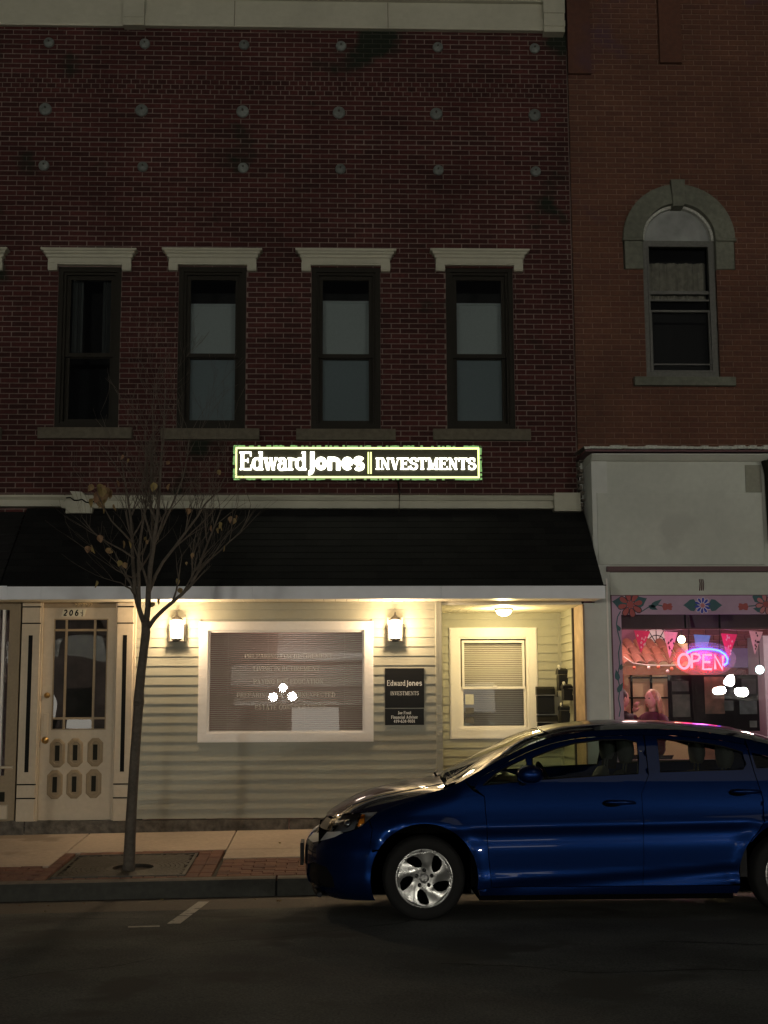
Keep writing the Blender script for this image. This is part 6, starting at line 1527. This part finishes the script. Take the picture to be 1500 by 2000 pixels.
        for P in ([(-.020, .017), (-.010, .017), (-.007, .004), (.007, .004), (.010, .017), (.020, .017), (.016, -.017), (.007, -.017), (.005, -.005), (-.005, -.005), (-.007, -.017), (-.016, -.017)],): q.prism(P, lambda u, v, d: (u, d, v), s*.088, yy)
        q.build('cap_emblem', M['hub'], wl)
# top skins
def topskin(name, x0, x1, m_, n=24, nv=21, x0c=None, x1c=None, dz=0.0, va=-1, vb=1):
    """x0/x1 at the edges; x0c/x1c at the centre line (bowed ends)"""
    x0c = x0 if x0c is None else x0c; x1c = x1 if x1c is None else x1c; q = MB()
    for i in range(n+1):
        for j in range(nv+1):
            v = va+(vb-va)*j/nv; k = 1-abs(v)**2.2; a = x0+(x0c-x0)*k; b = x1+(x1c-x1)*k; x = a+(b-a)*i/n
            _, wv, _ = surf(x, Tt(x)-.001, 1); cr = 1-abs(v)**2.4
            q.v.append((x, wv*v, Tt(x)+(Cc(x)-Tt(x))*cr+dz))
    for i in range(n):
        for j in range(nv): a = i*(nv+1)+j; q.f.append((a, a+1, a+nv+2, a+nv+1)); q.sm.append(True)
    me = q.mesh(name); me.materials.append(m_); o = bpy.data.objects.new(name, me); COL.objects.link(o); o.parent = car
    if sum(p.normal.z for p in me.polygons) < 0: me.flip_normals()
    return o
hood = topskin('bonnet', -.70, .20, M['paint'], 30, 25, -.705, .17)
q = MB()   # raised bonnet creases
for s in sides:
    q.tube([(x, s*(surf(x, Tt(x)-.001, 1)[1]*.72), Tt(x)+(Cc(x)-Tt(x))*(1-.72**2.4)-.004) for x in [(-.55+.7*k/14) for k in range(15)]], .008, 6)
tag(q.build('bonnet_crease', M['paint'], hood), kind='stuff')
ws = topskin('windscreen', .215, .98, M['wshield'], 16, 20, .19, .93, -.004, -.86, .86)
for a_, b_ in ((-1, -.85), (.85, 1)): topskin('windscreen_pillar', .215, .98, M['paint'], 18, 4, .19, .93, 0, a_, b_); topskin('rear_pillar', 2.51, 3.12, M['paint'], 14, 4, 2.45, 3.18, 0, a_, b_)
topskin('roof_panel', .99, 2.50, M['paint'], 26, 20, .94, 2.44)
topskin('rear_window', 2.51, 3.12, M['wshield'], 14, 18, 2.45, 3.18, -.004, -.86, .86)
topskin('boot_lid', 3.13, 3.60, M['paint'], 12, 18, 3.19, 3.60)
q = MB(); q.box(-.05+3.60, 3.615, -.60, .60, .45, 1.0); q.build('boot_panel', M['paint'], car)
# cowl + wipers
q = MB()
for k in range(12):
    v = -.72+1.44*k/12; v2 = -.72+1.44*(k+1)/12; q.quad((.165, v, .955+.02*(1-abs(v))), (.165, v2, .955+.02*(1-abs(v2))), (.25, v2, .985), (.25, v, .985))
q.build('cowl', M['plastic'], car, fix=False)
for y0 in (-.58, .10):
    q = MB(); q.tube([(.17, y0, .975), (.15, y0+.02, 1.005), (.165, y0+.10, 1.01), (.20, y0+.42, 1.015)], .009, 6); q.build('wiper', M['plastic'], car)
# dark underbody, bay, cabin
q = MB(); q.box(.40, 2.24, -.80, .80, .15, .30); q.box(-.76, .34, -.50, .50, .16, .62); q.box(-.66, .30, -.52, .52, .60, .66); q.box(2.2, 3.5, -.50, .50, .18, .92); q.box(.34, .50, -.80, .80, .25, .93); q.box(3.05, 3.55, -.7, .7, .60, .92); q.build('underbody', M['matblack'], car)
for xc in (0, WBASE):
    for s in sides:
        q = MB(); n = 14
        for k in range(n):
            a, b = -.3+(PI+.6)*k/n, -.3+(PI+.6)*(k+1)/n; r_ = AR+.005
            q.quad((xc+r_*math.cos(a), s*.845, .315+r_*math.sin(a)), (xc+r_*math.cos(b), s*.845, .315+r_*math.sin(b)), (xc+r_*math.cos(b), s*.5, .315+r_*math.sin(b)), (xc+r_*math.cos(a), s*.5, .315+r_*math.sin(a)))
        q.box(xc-.37, xc+.37, *sorted((s*.5, s*.48)), .16, .68); q.build('arch_liner', M['matblack'], car, fix=False)
q = MB()
for x0, x1, z0, z1, w0 in ((.5, 1.55, .30, .93, .80), (1.60, 2.35, .30, .95, .80)):
    for s in sides: q.box(x0, x1, *sorted((s*.80, s*.765)), z0, z1)
q.build('door_card', M['plastic'], car)
q = MB(); q.prism([(.28, .90), (.50, .985), (.80, .985), (.92, .90), (.90, .70), (.40, .70)], lambda u, v, d: (u, d, v), -.76, .76); q.build('dashboard', M['plastic'], car)
q = MB(); c = Vector((.98, -.36, .93)); q.tube([c+Vector((math.sin(.42)*-.18*math.sin(a), .18*math.cos(a), .17*math.sin(a))) for a in [2*PI*k/24 for k in range(25)]], .014, 8); q.tube([c+Vector((0, -.17, 0)), c+Vector((-.03, 0, -.01)), c+Vector((0, .17, 0))], .016, 6); q.build('steering_wheel', M['plastic'], car)
def seatback(x, y, w_, nm='seat', zb=.48):
    st_ = empty(nm, (x, y, 0), car)
    skin_mesh('seat_backrest', [(0, 0, zb), (.06, 0, zb+.22), (.14, 0, zb+.42), (.19, 0, zb+.56)], chain(0, 4), [(w_*.5, .08), (w_*.52, .08), (w_*.5, .065), (w_*.36, .05)], M['seat'], st_)
    skin_mesh('seat_cushion', [(.0, 0, zb-.04), (-.25, 0, zb-.02), (-.46, 0, zb)], chain(0, 3), [(.09, w_*.5), (.09, w_*.52), (.07, w_*.45)], M['seat'], st_)
    q = MB(); n = 12
    for k in range(9):
        t = k/8; z_ = zb+.60+.20*t; ww = (.135 if w_ > .3 else .12)*math.sin(PI*(.12+.76*t))**.35; dd = .055*math.sin(PI*(.1+.8*t))**.4
        for j in range(n): a = 2*PI*j/n; q.v.append((.205+.03*t-.04*t*t+dd*math.copysign(abs(math.cos(a))**.7, math.cos(a)), ww*math.copysign(abs(math.sin(a))**.7, math.sin(a)), z_))
    for k in range(8):
        for j in range(n): q.f.append((k*n+j, k*n+(j+1) % n, (k+1)*n+(j+1) % n, (k+1)*n+j)); q.sm.append(True)
    q.f += [tuple(range(n)), tuple(range(8*n, 9*n))]; q.sm += [True]*2
    for s in sides: q.tube([(.19, s*.05, zb+.5), (.21, s*.05, zb+.63)], .007, 6)
    q.build('headrest', M['seat'], st_)
for y in (-.36, .36): seatback(1.37, y, .26*2*.95, zb=.50)
for y in (-.40, .40): seatback(2.12, y, .28*2, zb=.46)
q = MB(); q.tube([(1.62, -.70, 1.20), (1.60, -.68, .95), (1.58, -.70, .5)], .016, 6); q.build('seat_belt', M['slat'], car)
q = MB()
for s in sides: q.quad((1.61, s*.775, 1.0), (1.735, s*.775, 1.0), (1.745, s*.63, 1.30), (1.615, s*.63, 1.31))
q.build('pillar_trim', M['plastic'], car)
q = MB(); q.box(.86, .90, -.10, .10, 1.225, 1.28); q.tube([(.90, 0, 1.27), (.93, 0, 1.33)], .01, 5); q.build('rear_view_mirror', M['plastic'], car)
# number plate bracket on the nose
q = MB(); q.bbox(-.905, -.885, -.155, .155, .335, .50, .002) if False else q.box(-.905, -.880, -.155, .155, .335, .50); q.build('plate_bracket', M['plastic'], car)
q = MB(); q.tube([(-.80+.14*abs(y)**2, y, .175) for y in [(-.6+1.2*k/14) for k in range(15)]], .02, 6); q.build('lower_lip', M['plastic'], car)

# ------------------------------------------------------------------ across the street (seen only in reflections)
E_GL = emat('lit street lamp globe', (1, .95, .81), LAMP_GLOBE)
def street_lamp(x, y, zg, label):
    t = thing('street_lamp', label, 'street lamp', (x, y, .15), 'five globe street lamps across the street')
    H_ = zg-.15; q = MB(); q.lathe([(.20, 0), (.20, .1), (.14, .2), (.09, .35), (.075, .6), (.055, H_-.3), (.07, H_-.2), (.04, H_-.1), (.04, H_+.15)], n=14); q.build('lamp_post', M['black'], t)
    q = MB()
    for k in range(4): a = PI/4+PI/2*k; q.tube([(0, 0, H_-.25), (.2*math.cos(a), .2*math.sin(a), H_-.28), (.50*math.cos(a), .50*math.sin(a), H_-.17)], .02, 6)
    q.build('lamp_arm', M['black'], t)
    for k in range(4): a = PI/4+PI/2*k; MB().sphere((.50*math.cos(a), .50*math.sin(a), H_), .15, 16, 10).build('lamp_globe', E_GL, t)
    MB().sphere((0, 0, H_+.32), .15, 16, 10).build('lamp_globe', E_GL, t)
street_lamp(-12.5, -33.0, 2.75, 'five globe street lamp across the street at the far left'); street_lamp(-1.9, -33.0, 2.75, 'five globe street lamp across the street, middle one of the row'); street_lamp(13.9, -33.0, 2.75, 'five globe street lamp across the street on the right')
fs = tag(MB().box(-60, 60, -45, -33.2, -.2, .16).build('far_pavement', mat('dark far pavement', (.08, .07, .06), .9)), kind='structure', label='pavement on the far side of the street')
bt = mat('opposite brick', (.032, .022, .020), .9, var=.2, bump=.2); pale = mat('opposite pale wall', (.14, .14, .135), .8, var=.15, bump=.1, scale=3)
LIT = emat('lit shop glass', (1, .93, .80), 2.0)
aw_ = thing('opposite_awning', 'wide pale awning over a shop across the street', 'awning', (-.3, -36.2, 4.2))
MB().prism([(-.9, 1.5), (.4, .25), (.4, 0), (-.9, 0)], lambda u, v, d: (d, u, v), -1.9, 1.9).build('awning_canvas', mat('white awning canvas', (.78, .80, .82), .8, var=.1, bump=.1, scale=3), aw_)
x = -34; k = 0; rnd = random.Random(5)
while x < 36:
    wd_ = rnd.uniform(7, 11); b = thing('opposite_building', ['two storey brick building across the street, number %d from the left' % (k+1)][0].replace('number %d from the left' % (k+1), ['leftmost', 'second from left', 'third from left', 'middle left', 'middle', 'middle right', 'third from right', 'second from right', 'rightmost', 'beyond the right end'][min(k, 9)]), 'building', (x+wd_/2, -37.2, .16), 'buildings across the street'); h_ = rnd.uniform(7, 10)
    MB().box(-wd_/2+.05, wd_/2-.05, -6, 0, 0, h_).build('brick_front', bt, b)
    MB().box(-wd_/2+.4, wd_/2-.4, 0, .25, 3.1, 3.9).build('sign_band', pale, b)
    if k % 2: MB().prism([(0.02, 3.0), (1.2, 2.5), (1.2, 2.35), (0.02, 2.6)], lambda u, v, d: (d, u, v), -wd_/2+.6, wd_/2-.6).build('awning', pale, b)
    for j in range(3):
        c0 = -wd_/2+.6+j*(wd_-1.2)/3; MB().box(c0+.1, c0+(wd_-1.2)/3-.1, .0, .04, .5, 2.3).build('shop_window', LIT if (k+j) % 4 == 0 else M['black'], b)
        MB().box(c0+.5, c0+1.4, .0, .05, 4.7, 6.6).build('upper_window', M['black'], b)
    x += wd_; k += 1
